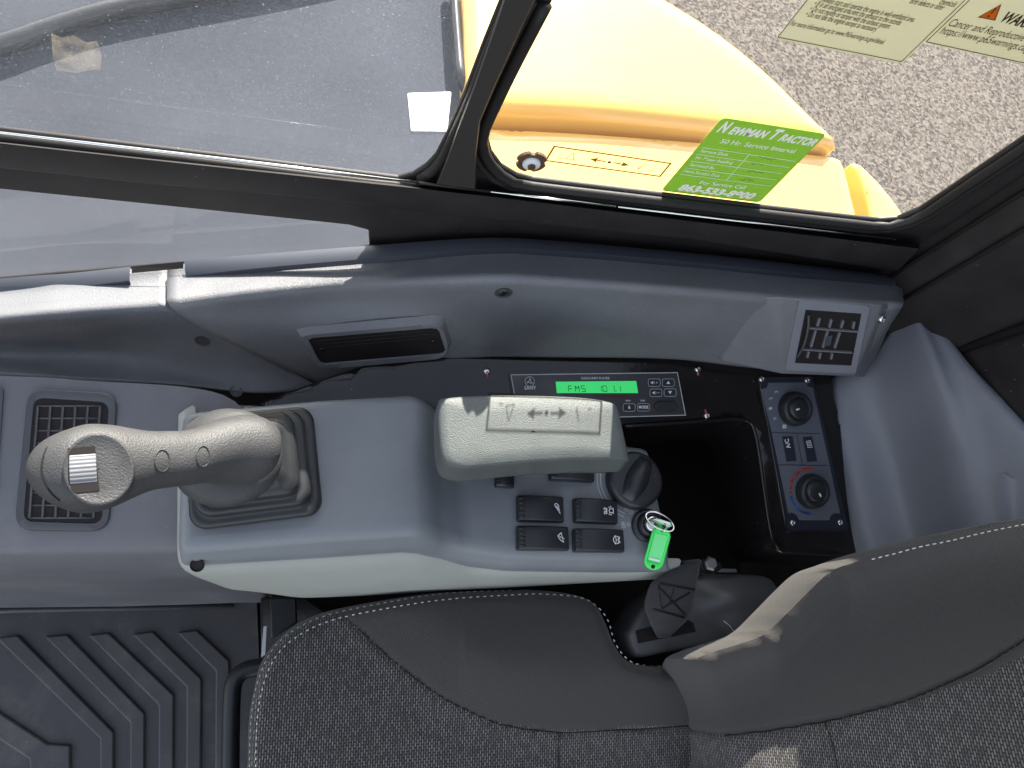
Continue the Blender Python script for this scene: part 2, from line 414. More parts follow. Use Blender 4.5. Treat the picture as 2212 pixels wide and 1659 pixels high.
def glass_mat(name, dust, speck, tint=(.96,.98,.97)):
    m = bpy.data.materials.new(name); m.use_nodes = True; nt = m.node_tree; nt.nodes.remove(nt.nodes['Principled BSDF'])
    out = nt.nodes['Material Output']
    tr = nt.nodes.new('ShaderNodeBsdfTransparent'); tr.inputs[0].default_value = (*tint, 1)
    gl = nt.nodes.new('ShaderNodeBsdfGlossy'); gl.inputs['Roughness'].default_value = .03
    fr = nt.nodes.new('ShaderNodeFresnel'); fr.inputs[0].default_value = 1.45
    sc_ = nt.nodes.new('ShaderNodeMath'); sc_.operation = 'MULTIPLY'; sc_.inputs[1].default_value = .6; nt.links.new(fr.outputs[0], sc_.inputs[0])
    m1 = nt.nodes.new('ShaderNodeMixShader'); nt.links.new(sc_.outputs[0], m1.inputs[0]); nt.links.new(tr.outputs[0], m1.inputs[1]); nt.links.new(gl.outputs[0], m1.inputs[2])
    tl = nt.nodes.new('ShaderNodeBsdfTranslucent'); tl.inputs[0].default_value = (.70,.79,.95,1)
    df = nt.nodes.new('ShaderNodeBsdfDiffuse'); df.inputs[0].default_value = (.8,.82,.85,1)
    md = nt.nodes.new('ShaderNodeMixShader'); md.inputs[0].default_value = .5; nt.links.new(tl.outputs[0], md.inputs[1]); nt.links.new(df.outputs[0], md.inputs[2])
    tc = nt.nodes.new('ShaderNodeTexCoord')
    n1 = nt.nodes.new('ShaderNodeTexNoise'); n1.inputs['Scale'].default_value = 5; n1.inputs['Detail'].default_value = 4
    n2 = nt.nodes.new('ShaderNodeTexNoise'); n2.inputs['Scale'].default_value = 900; n2.inputs['Detail'].default_value = 2
    vo = nt.nodes.new('ShaderNodeTexVoronoi'); vo.inputs['Scale'].default_value = 330
    for n in (n1, n2, vo): nt.links.new(tc.outputs['Object'], n.inputs['Vector'])
    a = nt.nodes.new('ShaderNodeMapRange'); a.inputs[1].default_value = .25; a.inputs[2].default_value = .75; a.inputs[3].default_value = dust*.6; a.inputs[4].default_value = dust*1.4; nt.links.new(n1.outputs[0], a.inputs[0])
    b = nt.nodes.new('ShaderNodeMapRange'); b.inputs[1].default_value = .4; b.inputs[2].default_value = .72; b.inputs[3].default_value = .75; b.inputs[4].default_value = 1.7; nt.links.new(n2.outputs[0], b.inputs[0])
    p = nt.nodes.new('ShaderNodeMath'); p.operation = 'MULTIPLY'; nt.links.new(a.outputs[0], p.inputs[0]); nt.links.new(b.outputs[0], p.inputs[1])
    c = nt.nodes.new('ShaderNodeMapRange'); c.inputs[1].default_value = .0; c.inputs[2].default_value = .22; c.inputs[3].default_value = speck; c.inputs[4].default_value = 0; nt.links.new(vo.outputs['Distance'], c.inputs[0])
    # only a few cells carry a speck
    g = nt.nodes.new('ShaderNodeSeparateColor'); nt.links.new(vo.outputs['Color'], g.inputs[0])
    gt = nt.nodes.new('ShaderNodeMath'); gt.operation = 'GREATER_THAN'; gt.inputs[1].default_value = .62; nt.links.new(g.outputs[0], gt.inputs[0])
    c2 = nt.nodes.new('ShaderNodeMath'); c2.operation = 'MULTIPLY'; nt.links.new(c.outputs[0], c2.inputs[0]); nt.links.new(gt.outputs[0], c2.inputs[1])
    s = nt.nodes.new('ShaderNodeMath'); s.operation = 'ADD'; s.use_clamp = True; nt.links.new(p.outputs[0], s.inputs[0]); nt.links.new(c2.outputs[0], s.inputs[1])
    m2 = nt.nodes.new('ShaderNodeMixShader'); nt.links.new(s.outputs[0], m2.inputs[0]); nt.links.new(m1.outputs[0], m2.inputs[1]); nt.links.new(md.outputs[0], m2.inputs[2])
    nt.links.new(m2.outputs[0], out.inputs[0]); return m
G['dusty'] = glass_mat('dusty_glass', .030, .18)
G['dusty_low'] = glass_mat('dusty_lower_glass', .020, .18)
G['clear'] = glass_mat('clear_glass', .010, .0)
def film(name, col, trans=.5, rough=.4):
    m = bpy.data.materials.new(name); m.use_nodes = True; nt = m.node_tree; b = nt.nodes['Principled BSDF']; b.inputs['Base Color'].default_value = (*col, 1); b.inputs['Roughness'].default_value = rough
    t = nt.nodes.new('ShaderNodeBsdfTranslucent'); t.inputs[0].default_value = (*col, 1); x = nt.nodes.new('ShaderNodeMixShader'); x.inputs[0].default_value = trans
    nt.links.new(b.outputs[0], x.inputs[1]); nt.links.new(t.outputs[0], x.inputs[2]); nt.links.new(x.outputs[0], nt.nodes['Material Output'].inputs[0]); return m
G['film_green'] = film('green_sticker_film', (.33,.55,.07), .25)
G['film_beige'] = film('beige_sticker_film', (.64,.62,.47), .3)
G['film_white'] = film('white_sticker_film', (.85,.85,.83), .6)
G['film_print'] = film('pale_sticker_print', (.97,.97,.84), .0)
G['ink'] = mat('dark_sticker_print', (.03,.022,.02), .6)
G['ink_green'] = mat('faint_pen_marks', (.05,.22,.02), .6)
G['orange'] = film('orange_sticker_print', (.80,.16,.01), .35)

def asphalt():
    m = mat('sunlit_asphalt', (.2,.17,.15), .95, spec=.15); nt = m.node_tree; b = nt.nodes['Principled BSDF']
    tc = nt.nodes.new('ShaderNodeTexCoord'); v = nt.nodes.new('ShaderNodeTexVoronoi'); v.inputs['Scale'].default_value = 90
    n = nt.nodes.new('ShaderNodeTexNoise'); n.inputs['Scale'].default_value = 70; n.inputs['Detail'].default_value = 6; n.inputs['Roughness'].default_value = .7
    for q in (v, n): nt.links.new(tc.outputs['Object'], q.inputs['Vector'])
    mx = nt.nodes.new('ShaderNodeMix'); mx.data_type = 'FLOAT'; mx.inputs[0].default_value = .65
    sp = nt.nodes.new('ShaderNodeSeparateColor'); nt.links.new(v.outputs['Color'], sp.inputs[0])
    nt.links.new(sp.outputs[0], mx.inputs[2]); nt.links.new(n.outputs[0], mx.inputs[3])
    r = nt.nodes.new('ShaderNodeValToRGB'); e = r.color_ramp.elements; e[0].position = .32; e[0].color = (.055,.048,.042,1); e[1].position = .68; e[1].color = (.20,.172,.148,1)
    nt.links.new(mx.outputs[0], r.inputs[0]); nt.links.new(r.outputs[0], b.inputs['Base Color'])
    bp = nt.nodes.new('ShaderNodeBump'); bp.inputs['Distance'].default_value = .008; nt.links.new(mx.outputs[0], bp.inputs['Height']); nt.links.new(bp.outputs[0], b.inputs['Normal'])
    return m
G['asphalt'] = asphalt()

# ================================================================== OUTSIDE
g = M().poly([Vector((-60,-60,-1.0)), Vector((60,-60,-1.0)), Vector((60,60,-1.0)), Vector((-60,60,-1.0))]).build('ground', G['asphalt'], smooth=False)
tag(g, None, None, kind='structure')
# yellow bodywork beside the cab
body = thing('machine_bodywork', Z(1300, 330, .0), 'glossy yellow machine bodywork with a stepped top, seen through the rear side window', 'bodywork')
region('hood', [(1004,-160),(1003,60),(1006,160),(1012,215),(1030,232),(1100,236),(1300,246),(1540,270),(1700,288),(1800,303),(1822,312),(1818,296),(1790,268),(1756,236),(1681,161),(1606,96),(1531,41),(1466,0),(1300,-100),(1150,-160)],
       lambda u, v: Z(u, v, .24), G['yellow'], body, step=22, er=32, drop=.024, skirt=.30)
region('deck_ledge', [(1012,282),(1040,274),(1150,278),(1300,287),(1540,306),(1700,323),(1790,334),(1818,342),(1830,372),(1842,420),(1856,480),(1880,600),(1500,600),(1010,560)],
       lambda u, v: Z(u, v, .206), G['yellow'], body, step=22, er=9, drop=.012, skirt=.35)
# fender beyond the gap
fe = region('fender', [(1842,350),(1849,346),(1868,361),(1906,400),(1952,461),(2010,560),(1900,600),(1882,465),(1864,400)],
       lambda u, v: Z(u, v, .09), G['yellow'], None, step=18, er=6, drop=.01, skirt=.10)
tag(fe, 'small pointed yellow fender beyond a narrow gap at the rear of the bodywork', 'fender')
# grey deck in front of the bodywork
dk = M()
a = [Vector((-2.6,.42,.19)), Vector((Z(1000,300,.19).x,.42,.19)), Vector((Z(990,0,.19).x,2.0,.19)), Vector((Z(975,0,.19).x,2.9,.19)), Vector((-2.6,2.9,.19))]
dk.slab(a, .06, (0,0,1)); dko = dk.build('machine_deck', G['steel_deck'], smooth=False)
tag(dko, 'dull grey steel deck outside the dusty front side window', 'deck')
hs = M().tube(cr([Z(978,-60,.22), Z(984,30,.22), Z(990,110,.22), Z(997,175,.22), Z(1012,215,.19), Z(1020,330,.1)], 24), .0085, 10)
h = hs.build('hydraulic_hose', G['hose']); tag(h, 'glossy black hydraulic hose running along the yellow bodywork edge', 'hose')
for t_ in (60, 118): 
    pass
bm_ = M().tube(cr([Z(-200,150,.205), Z(0,98,.205), Z(110,60,.205), Z(240,22,.205), Z(420,-12,.205), Z(640,-50,.205), Z(1000,-120,.205)], 30), .015, 12)
h = bm_.build('boom_hose', G['hose']); tag(h, 'thick dark hose crossing the top left corner behind the dusty glass', 'hose')

# ================================================================== CAB SHELL
YW = .36
cab = thing('cab_frame', (0, YW, 0), 'black painted cab side frame with window sill, pillars and glass', 'cab frame')
def wp(u, v): p = Y(u, v, YW); return (p.x, p.z)
def extrude_2d(name, outer, holes, y0, y1, mat_, parent, bev=.002):
    """wall plate in the xz plane with holes, from y0 (inner) to y1 (outer)"""
    rings = [outer]+holes; P = []; E = []
    for r in rings:
        b = len(P); P += [Vector(p) for p in r]; E += [(b+i, b+(i+1) % len(r)) for i in range(len(r))]
    res = delaunay_2d_cdt(P, E, [], 0, 1e-6)
    vv, ff = res[0], res[2]
    def inside(x, y, r):
        ins = False
        for i in range(len(r)):
            x0, y0_ = r[i-1]; x1, y1_ = r[i]
            if (y0_ > y) != (y1_ > y) and x < (x1-x0)*(y-y0_)/(y1_-y0_)+x0: ins = not ins
        return ins
    keep = []
    for f in ff:
        cx = sum(vv[i].x for i in f)/len(f); cy = sum(vv[i].y for i in f)/len(f)
        if inside(cx, cy, outer) and not any(inside(cx, cy, h_) for h_ in holes): keep.append(tuple(f))
    m = M(); n = len(vv)
    m.add([Vector((p.x, y0, p.y)) for p in vv]+[Vector((p.x, y1, p.y)) for p in vv], keep+[tuple(i+n for i in reversed(f)) for f in keep])
    for r in rings:
        m.grid([[Vector((p[0], y0, p[1])) for p in r], [Vector((p[0], y1, p[1])) for p in r]], close_u=True)
    return m.build(name, mat_, parent, smooth=False, bevel=bev, seg=2, angle=50)
tri = [(-480,349),(0,400),(300,431),(560,458),(740,477),(782,483),(800,494),(808,510),(800,525),(783,533),(740,537),(560,551),(400,563),(200,580),(0,598),(-480,648)]
tri2 = [wp(p.x, p.y) for p in cr([Vector((*p, 0)) for p in tri], 60)]
LW = [(860,378),(893,368),(920,350),(940,328),(962,285),(1003,190),(1040,90),(1078,-5)]
lw2 = [wp(*p) for p in LW]; x_l = lw2[-1][0]
left_hole = [wp(0, 272), wp(450, 327)] + lw2 + [(x_l+.004, .99), (x_l-.006, 1.06), (x_l-.05, 1.09), (-.75, 1.09), (-.78, 1.05), (-.78, wp(0,272)[1]+.01), (-.74, wp(0,272)[1])]
RW = [(1192,-5),(1120,135),(1060,262),(1055,292),(1063,322),(1085,352),(1115,370),(1150,380),(1430,414),(1650,441),(1850,464),(1900,469),(1938,466),(1985,446),(2035,412),(2110,360),(2212,290)]
rw2 = [wp(*p) for p in RW]; x_r0 = rw2[0][0]; x_r1 = rw2[-1][0]
right_hole = rw2 + [(x_r1-.002, 1.03), (x_r1-.03, 1.07), (x_r0+.03, 1.07), (x_r0+.002, 1.03)]
tri_hole = tri2[:-1] + [(-.5, tri2[-1][1]), (-.5, tri2[0][1]+.005)] if False else tri2
wall = extrude_2d('side_frame', [(-.95, .05), (.66, .05), (.66, 1.32), (-.95, 1.32)], [left_hole, right_hole, tri_hole], YW-.004, YW+.001, G['black'], cab)  # unseen solid band above the openings is added to limit sun inside
# glass panes
def pane(name, x0, x1, z0, z1, y, mt):
    m = M().poly([Vector((x0,y,z0)), Vector((x1,y,z0)), Vector((x1,y,z1)), Vector((x0,y,z1))])
    o = m.build(name, mt, cab, smooth=False); o['label'] = ('dusty' if mt is not G['clear'] else 'clear')+' glass pane of the cab side window'; return o
zb = wp(0,272)[1]
pane('window_pane', -.80, wp(1010,330)[0]+.012, wp(0,300)[1]-.004, 1.1, YW+.004, G['dusty'])
pane('window_pane', wp(1050,300)[0]-.012, x_r1+.02, rw2[8][1]-.03, 1.08, YW+.004, G['clear'])
pane('window_pane', -.90, max(p[0] for p in tri2)+.01, tri2[-1][1]-.02, tri2[0][1]+.03, YW+.004, G['dusty_low'])
# rubber seals round the panes: ridge profiles standing proud of the frame
def seal(name, pts, r, mt, y=YW-.007, flat=1.0):
    m = M().tube([Vector((p[0], y, p[1])) for p in pts], r, 8); return m.build(name, mt, cab)
def offs(pts, d):
    out = []
    for i in range(len(pts)):
        a = Vector(pts[max(i-1,0)]); b = Vector(pts[min(i+1,len(pts)-1)]); t = (b-a).normalized(); out.append((pts[i][0]+t.y*d, pts[i][1]-t.x*d))
    return out
rwc = [(p.x, p.y) for p in cr([Vector((*p,0)) for p in rw2], 60)]
rwc = [(p.x, p.y) for p in cr([Vector((*p,0)) for p in right_hole], 90)]
seal('window_seal', offs(rwc, .0045), .0045, G['seal'])
seal('window_seal', offs(rwc, .0125), .0030, G['seal'])
lwc = [(p.x, p.y) for p in cr([Vector((*p,0)) for p in [wp(-100,262), wp(0,272), wp(450,327)]+lw2], 60)]
seal('window_seal', offs(lwc, .005), .0042, G['seal'])
# bright aluminium channel lip along the sill
def lip(pix, r, mt, nm='sill_lip', y=YW-.016): 
    return M().tube([Y(u, v, y) for u, v in pix], r, 6).build(nm, mt, cab)
lip([(-480,231),(300,322),(600,357),(905,395)], .0012, G['chrome'])
lip([(1060,414),(1330,446)], .0012, G['chrome'])
lip([(1335,447),(1700,490),(1935,517)], .0009, G['chrome'])
lip([(905,395),(1060,414)], .0012, G['seal']); 
# second step of the sill: a wide flat rail standing in from the wall
rail = M()
top = [(-480,251),(300,338),(900,402),(1060,420),(1500,474),(1985,532)]
bot = [(-480,308),(300,392),(700,428),(1000,465),(1500,515),(1940,585)]
rail.grid([[Y(u,v,YW-.0045) for u,v in top],[Y(u,v,YW-.020) for u,v in [(p[0],p[1]+5) for p in top]],[Y(u,v,YW-.020) for u,v in bot],[Y(u,v+3,YW-.0045) for u,v in bot]])
rail.build('sill_rail', G['black'], cab, smooth='angle')
# divider pillar cover
pc = M()
pL = [(1092,-20),(1062,70),(1020,190),(985,280),(962,345),(940,398)]
pR = [(1168,-20),(1130,60),(1075,180),(1040,262),(1032,330),(1030,408)]
def col(uv, y): return [Y(u,v,y) for u,v in uv]
pc.grid([col(pL, YW-.0045), col([(u+5,v) for u,v in pL], YW-.024), col([(u-5,v) for u,v in pR], YW-.024), col(pR, YW-.0045)])
pc.build('divider_pillar', G['pillar'], cab, smooth='angle')
# rear pillar: runs up from the corner, and rear wall
rp = M()
A = [Y(1990,528,YW-.0045), Y(2100,440,YW-.0045), Y(2290,295,YW-.0045)]
n_ = 3
B = [p+Vector((.012,-.015,-.003)) for p in A]; Cc = [p+Vector((.045,-.015,-.02)) for p in A]; Dd = [p+Vector((.06,-.05,-.03)) for p in A]
XR = .66
def onx(u, v, x=XR): return X(u, v, x)
rear = M()
rr1 = [onx(1950,640), onx(1990,575), onx(2100,490), onx(2230,395), onx(2400,270)]
# rear wall sheet
rear.slab([Vector((XR,YW,-.05)), Vector((XR,YW,1.3)), Vector((XR,-.7,1.3)), Vector((XR,-.7,-.05))], .02, (-1,0,0))
rw = rear.build('rear_wall', G['black'], cab, smooth=False)
e = M()
e.grid([[Vector((.565,YW-.0045,.60)), Vector((.555,YW-.0045,1.30))], [Vector((.572,YW-.03,.60)), Vector((.562,YW-.03,1.30))], [Vector((.590,YW-.045,.60)), Vector((.583,YW-.045,1.30))], [Vector((.62,YW-.05,.60)), Vector((.62,YW-.05,1.30))], [Vector((XR,YW-.09,.60)), Vector((XR,YW-.09,1.30))]])
e.build('rear_pillar', G['black'], cab, smooth='angle')
for k, (dx, dy) in enumerate(((.566,.017),(.580,.040))):
    M().tube([Vector((dx,YW-dy,.60)), Vector((dx-.008,YW-dy,1.3))], .0022, 8).build('pillar_seam', G['seal'], cab)
M().tube([Vector((XR-.004,.28,.60)), Vector((XR-.012,.25,1.0)), Vector((XR-.012,.24,1.3))], .005, 8).build('pillar_seam', G['seal'], cab)
# cab floor under everything
fl = M().slab([Vector((-1.0,-.7,-.012)), Vector((.66,-.7,-.012)), Vector((.66,YW-.013,-.012)), Vector((-1.0,YW-.013,-.012))], .05, (0,0,1)).build('floor', G['void'], smooth=False)
tag(fl, None, None, kind='structure')

# ------------------------------------------------------------------ bolt washer & stickers on the glass
YG = YW+.0035
NG = Vector((0,-1,0))
def gp(u, v, o=0): return Y(u, v, YG-o)
def sticker_base(q, mt, name, label, cat='sticker', r=.06):
    t = thing(name, Vector((sum(p.x for p in q)/4, q[0].y, min(p.z for p in q))), label, cat)
    M().slab(quad_r(q, r), .0004, NG).build('sheet', mt, t, smooth=False); return t
# bolt
bt = thing('window_bolt', gp(1148,352), 'round brown notched washer with a pale hexagonal nut on the rear side window glass', 'bolt')
cp = gp(1148,352,.004)
wa = M(); pts = []
for k in range(48):
    a = 2*math.pi*k/48; r = .0125*(1 if k % 12 > 2 else .82); pts.append(cp+Vector((math.cos(a)*r, 0, math.sin(a)*r)))
wa.slab(pts, .0025, NG).build('washer', G['brown'], bt, smooth=False)
M().disc(cp, NG, [(.0072,.0002),(.0072,.002),(.0060,.003),(.0004,.003)], 24).build('cap', G['label_white'], bt, smooth='angle')
M().disc(cp, NG, [(.0034,.0031),(.0034,.0050)], 6).build('nut', G['brown'], bt, smooth=False)
# arrow sticker
def c3(x, y): return (1050.4+.3677*x, 223.6+.3677*y)
q = [gp(*c3(*p), .0012) for p in ((400,252),(1083,352),(1020,428),(350,335))]
st = thing('arrow_sticker', q[3], 'clear strip with two arrows pointing apart in a thin border, beside the round bolt', 'sticker')
b = M().ribbon(q, .0018, NG, True)
def arrow(m, c, d, L=.011):
    x = Vector((d,0,-.06*d)); z = Vector((0,0,1)); c = Vector(c)
    m.ribbon([c-x*L*.5, c+x*L*.4], .0016, NG)
    m.poly([c+x*L*.8, c+x*L*.1+z*.0034, c+x*L*.25, c+x*L*.1-z*.0034])
arrow(b, gp(*c3(665,335), .0012), -1); arrow(b, gp(*c3(785,354), .0012), 1)
b.disc(gp(*c3(723,345), .0012), NG, [(.0016,0),(.0016,.0001)], 16)
for (cx, cy, s) in ((500,318,1),(925,375,-1)):
    c0 = gp(*c3(cx, cy), .0012)
    b.ribbon([c0+Vector((-.004,0,-.002)), c0+Vector((0,0,.006)), c0+Vector((.003*s,0,-.003)), c0+Vector((-.004,0,-.002))], .0008, NG)
    b.ribbon([c0+Vector((-.010*s,0,-.003)), c0+Vector((-.0065*s,0,-.003))], .0009, NG)
im_ = bpy.data.materials.new('thin_brown_ink'); im_.use_nodes = True; nt_ = im_.node_tree; ib = nt_.nodes['Principled BSDF']; ib.inputs['Base Color'].default_value = (.03,.018,.01,1); ib.inputs['Roughness'].default_value = .6
it_ = nt_.nodes.new('ShaderNodeBsdfTransparent'); ix = nt_.nodes.new('ShaderNodeMixShader'); ix.inputs[0].default_value = .8; nt_.links.new(it_.outputs[0], ix.inputs[1]); nt_.links.new(ib.outputs[0], ix.inputs[2]); nt_.links.new(ix.outputs[0], nt_.nodes['Material Output'].inputs[0])
it_.inputs[0].default_value = (.5,.32,.2,1)
b.build('print', im_, st, smooth=False)
# green sticker
q = [gp(*c3(*p), .0012) for p in ((1390,83),(2000,180),(1605,582),(1028,512))]
gs = sticker_base(q, G['film_green'], 'service_sticker', 'green service reminder sticker with white print and ruled lines on the rear side window', r=.05)
pm = M()
def T(m, s, a, b_, h, cf=c3, off=.0016, **k):
    A = gp(*cf(*a), off); B = gp(*cf(*b_), off)
    text(m, s, A, B, NG, h=h, up=(0,0,1), **k)
T(pm, 'N', (1352,163), (1408,172), .0118, bold=.05, shear=.25); T(pm, 'EWMAN', (1418,176), (1637,204), .0084, bold=.05, shear=.25)
T(pm, 'T', (1655,206), (1705,214), .0118, bold=.05, shear=.25); T(pm, 'RACTOR', (1710,217), (1918,251), .0084, bold=.05, shear=.25)
T(pm, '50 Hr. Service Interval', (1370,232), (1805,292), .0054, bold=.008)
T(pm, 'For Service Call', (1250,472), (1515,503), .0050, bold=.008)
T(pm, '863-533-8900', (1122,508), (1560,562), .0090, bold=.05, shear=.2)
for s, a, b_ in (('Service Date',(1257,285),(1415,308)), ('Hr. Meter Reading',(1225,325),(1443,357)), ('Serviced By',(1192,365),(1337,387)), ('Next Service Due',(1158,402),(1365,432))): T(pm, s, a, b_, .0037, bold=.008)
for a, b_ in (((1268,258),(1818,340)), ((1235,297),(1782,377)), ((1202,338),(1743,413)), ((1170,378),(1707,450)), ((1135,415),(1672,486)), ((1545,300),(1413,448))):
    pm.ribbon([gp(*c3(*a), .0016), gp(*c3(*b_), .0016)], .00055, NG)
pm.build('print', G['film_print'], gs, smooth=False)
pn = M()
for (x, y, n2) in ((1600,318,12), (1560,352,9), (1530,395,12), (1480,440,11)):
    pts = [gp(*c3(x+i*9+random.uniform(-3,3), y+i*1.3+random.uniform(-9,9)), .0015) for i in range(n2)]; pn.ribbon(pts, .0004, NG)
pn.build('pen_marks', G['ink_green'], gs, smooth=False)
# warning stickers
def c4(x, y): return (1660.4+.2494*x, .2494*y)
bl, br = gp(*c4(62,340), .0012), gp(*c4(1155,552), .0012)
q = [bl+Vector((0,0,.11)), br+Vector((0,0,.11)), br, bl]
ws = sticker_base(q, G['film_beige'], 'engine_warning_sticker', 'beige sticker with many lines of small print about running the engine', r=.04)
pm = M(); i1, i2 = gp(*c4(80,322), .0016), gp(*c4(1150,534), .0016)
pm.ribbon([i1, i2, i2+Vector((0,0,.10)), i1+Vector((0,0,.10))], .0006, NG, True)
for s, a, b_ in (('Always start and operate the engine in well-ventilated area.',(455,15),(1250,192)), ('\u2022 If in an enclosed area,vent the exhaust to the outside.',(385,48),(1135,220)), ('\u2022 Do not modify or tamper with the exhaust system.',(348,93),(1040,250)), ('\u2022 Do not idle the engine except as necessary.',(312,138),(925,275)), ('For more information go to www.P65warnings.ca.gov/diesel.',(180,218),(990,385)), ('birth defects or other',(1215,28),(1500,88)), ('chemicals',(1470,32),(1605,62))):
    T(pm, s, a, b_, .0042, cf=c4, bold=.006)
pm.build('print', G['ink'], ws, smooth=False)
bl, br = gp(*c4(1345,372), .0012), gp(*c4(2330,580), .0012)
q = [bl+Vector((0,0,.09)), br+Vector((0,0,.09)), br, bl]
ws = sticker_base(q, G['film_beige'], 'health_warning_sticker', 'beige warning sticker with an orange triangle, in the top right corner of the window', r=.04)
pm = M(); i1, i2 = gp(*c4(1365,362), .0016), gp(*c4(2325,570), .0016)
pm.ribbon([i1, i2, i2+Vector((0,0,.08)), i1+Vector((0,0,.08))], .0006, NG, True)
T(pm, 'WARNING:', (1988,182), (2420,290), .0078, cf=c4, bold=.03)
T(pm, 'Cancer and Reproductive Harm', (1545,222), (2350,388), .0060, cf=c4)
T(pm, 'https://www.p65warnings.ca.gov', (1475,288), (2300,462), .0060, cf=c4)
pm.build('print', G['ink'], ws, smooth=False)
tm = M().poly([gp(*c4(*p), .0016) for p in ((1820,148),(2010,43),(1960,175))]); tm.build('triangle', G['orange'], ws, smooth=False)
M().ribbon([gp(*c4(*p), .0018) for p in ((1820,148),(2010,43),(1960,175))], .0007, NG, True).ribbon([gp(*c4(1925,120), .0018), gp(*c4(1972,70), .0018)], .0013, NG).disc(gp(*c4(1905,140),.0018), NG, [(.0009,0),(.0009,.0001)], 10).build('mark', G['brown'], ws, smooth=False)
# white sticker on the dusty glass
q = [Y(880,202,YW+.006), Y(975,199,YW+.006), Y(966,284,YW+.006), Y(888,283,YW+.006)]
t = sticker_base(q, G['film_white'], 'white_sticker', 'small blank white square sticker near the rear edge of the dusty window', r=.06)
# tan reflection on the glass, painted as a thin mottled film
def reflection_mat():
    m = film('tan_reflection_film', (.50,.42,.30), .5); nt = m.node_tree; out = nt.nodes['Material Output']; last = out.inputs[0].links[0].from_socket
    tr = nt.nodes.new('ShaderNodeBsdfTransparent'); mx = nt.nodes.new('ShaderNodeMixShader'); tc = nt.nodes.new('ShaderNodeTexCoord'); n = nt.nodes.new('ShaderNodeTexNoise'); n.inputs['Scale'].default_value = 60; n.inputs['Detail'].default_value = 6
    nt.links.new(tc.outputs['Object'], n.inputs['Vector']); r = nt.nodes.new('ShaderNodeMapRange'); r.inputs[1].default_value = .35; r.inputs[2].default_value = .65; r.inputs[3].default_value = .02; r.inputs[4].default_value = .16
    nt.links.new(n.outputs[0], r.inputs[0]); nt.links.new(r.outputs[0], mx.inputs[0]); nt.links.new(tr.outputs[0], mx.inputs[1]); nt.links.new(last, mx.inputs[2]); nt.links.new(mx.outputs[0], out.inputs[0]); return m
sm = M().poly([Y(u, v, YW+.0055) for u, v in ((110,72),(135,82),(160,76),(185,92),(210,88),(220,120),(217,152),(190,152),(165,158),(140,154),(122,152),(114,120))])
o = sm.build('tan_reflection', reflection_mat(), smooth=False); tag(o, 'faint tan painted reflection on the dusty window, top left', 'reflection')

# ================================================================== SIDE TRIM
def rowY(pts, n=40): return cr([Y(u, v, y) for u, v, y in pts], n)
def loft(name, rows, mt, parent, n=48, m=30, solid=.003):
    R = [cr(r, n) for r in rows]; cols = [cr([R[i][j] for i in range(len(R))], m) for j in range(n)]
    mm = M().grid([[cols[j][i] for j in range(n)] for i in range(m)])
    return mm.build(name, mt, parent, solid=solid)
rear_rows = [
 [Y(362,573,.347), Y(560,556,.347), Y(780,538,.347), Y(1040,520,.347), Y(1200,526,.347), Y(1500,553,.347), Y(1700,575,.347), Y(1945,603,.347)],
 [Y(361,600,.333), Y(560,582,.336), Y(780,566,.337), Y(1040,548,.333), Y(1200,552,.333), Y(1500,577,.333), Y(1700,597,.333), Y(1948,618,.333)],
 [Y(361,630,.313), Y(560,610,.318), Y(780,594,.321), Y(1040,578,.313), Y(1200,584,.313), Y(1500,606,.313), Y(1700,625,.313), Y(1951,642,.313)],
 [Y(362,654,.297), Y(560,634,.305), Y(780,616,.310), Y(1040,602,.297), Y(1200,608,.297), Y(1500,630,.297), Y(1700,648,.297), Y(1951,658,.297)],
 [Y(384,676,.292), Y(560,668,.298), Y(780,655,.302), Y(1040,642,.292), Y(1200,648,.292), Y(1500,664,.292), Y(1700,684,.292), Y(1935,685,.292)],
 [Y(470,728,.284), Y(620,722,.284), Y(800,712,.284), Y(1040,702,.284), Y(1200,706,.284), Y(1500,715,.284), Y(1700,735,.284), Y(1905,730,.284)],
 [Y(705,836,.262), Y(790,800,.268), Y(900,783,.271), Y(1040,772,.274), Y(1200,772,.276), Y(1450,776,.278), Y(1640,796,.272), Y(1860,806,.270)]]
tr = thing('rear_trim_panel', Y(1100,775,.27)-Vector((0,0,.1)), 'long grey grained plastic trim panel below the side windows, behind the seam', 'trim panel')
rt = loft('panel_shell', rear_rows, G['trim'], tr, 70, 40)
front_rows = [
 [Y(-480,652,.347), Y(0,606,.347), Y(150,592,.347), Y(360,574,.351)],
 [Y(-480,684,.333), Y(0,634,.333), Y(150,620,.333), Y(361,601,.338)],
 [Y(-480,714,.313), Y(0,664,.313), Y(150,650,.313), Y(361,632,.318)],
 [Y(-480,740,.297), Y(0,690,.297), Y(150,676,.297), Y(361,657,.302)],
 [Y(-480,769,.292), Y(0,722,.292), Y(190,706,.292), Y(388,676,.297)],
 [Y(-480,781,.280), Y(0,768,.281), Y(230,758,.284), Y(478,727,.288)],
 [Y(-480,806,.258), Y(0,806,.257), Y(200,818,.254), Y(400,830,.250), Y(560,848,.248), Y(700,840,.262)]]
tf = thing('front_trim_panel', Y(200,818,.25)-Vector((0,0,.1)), 'grey grained plastic trim panel ahead of the seam, under the triangular window', 'trim panel')
ft = loft('panel_shell', front_rows, G['trim'], tf, 48, 40)
rtb, ftb = bvh(rt), bvh(ft)
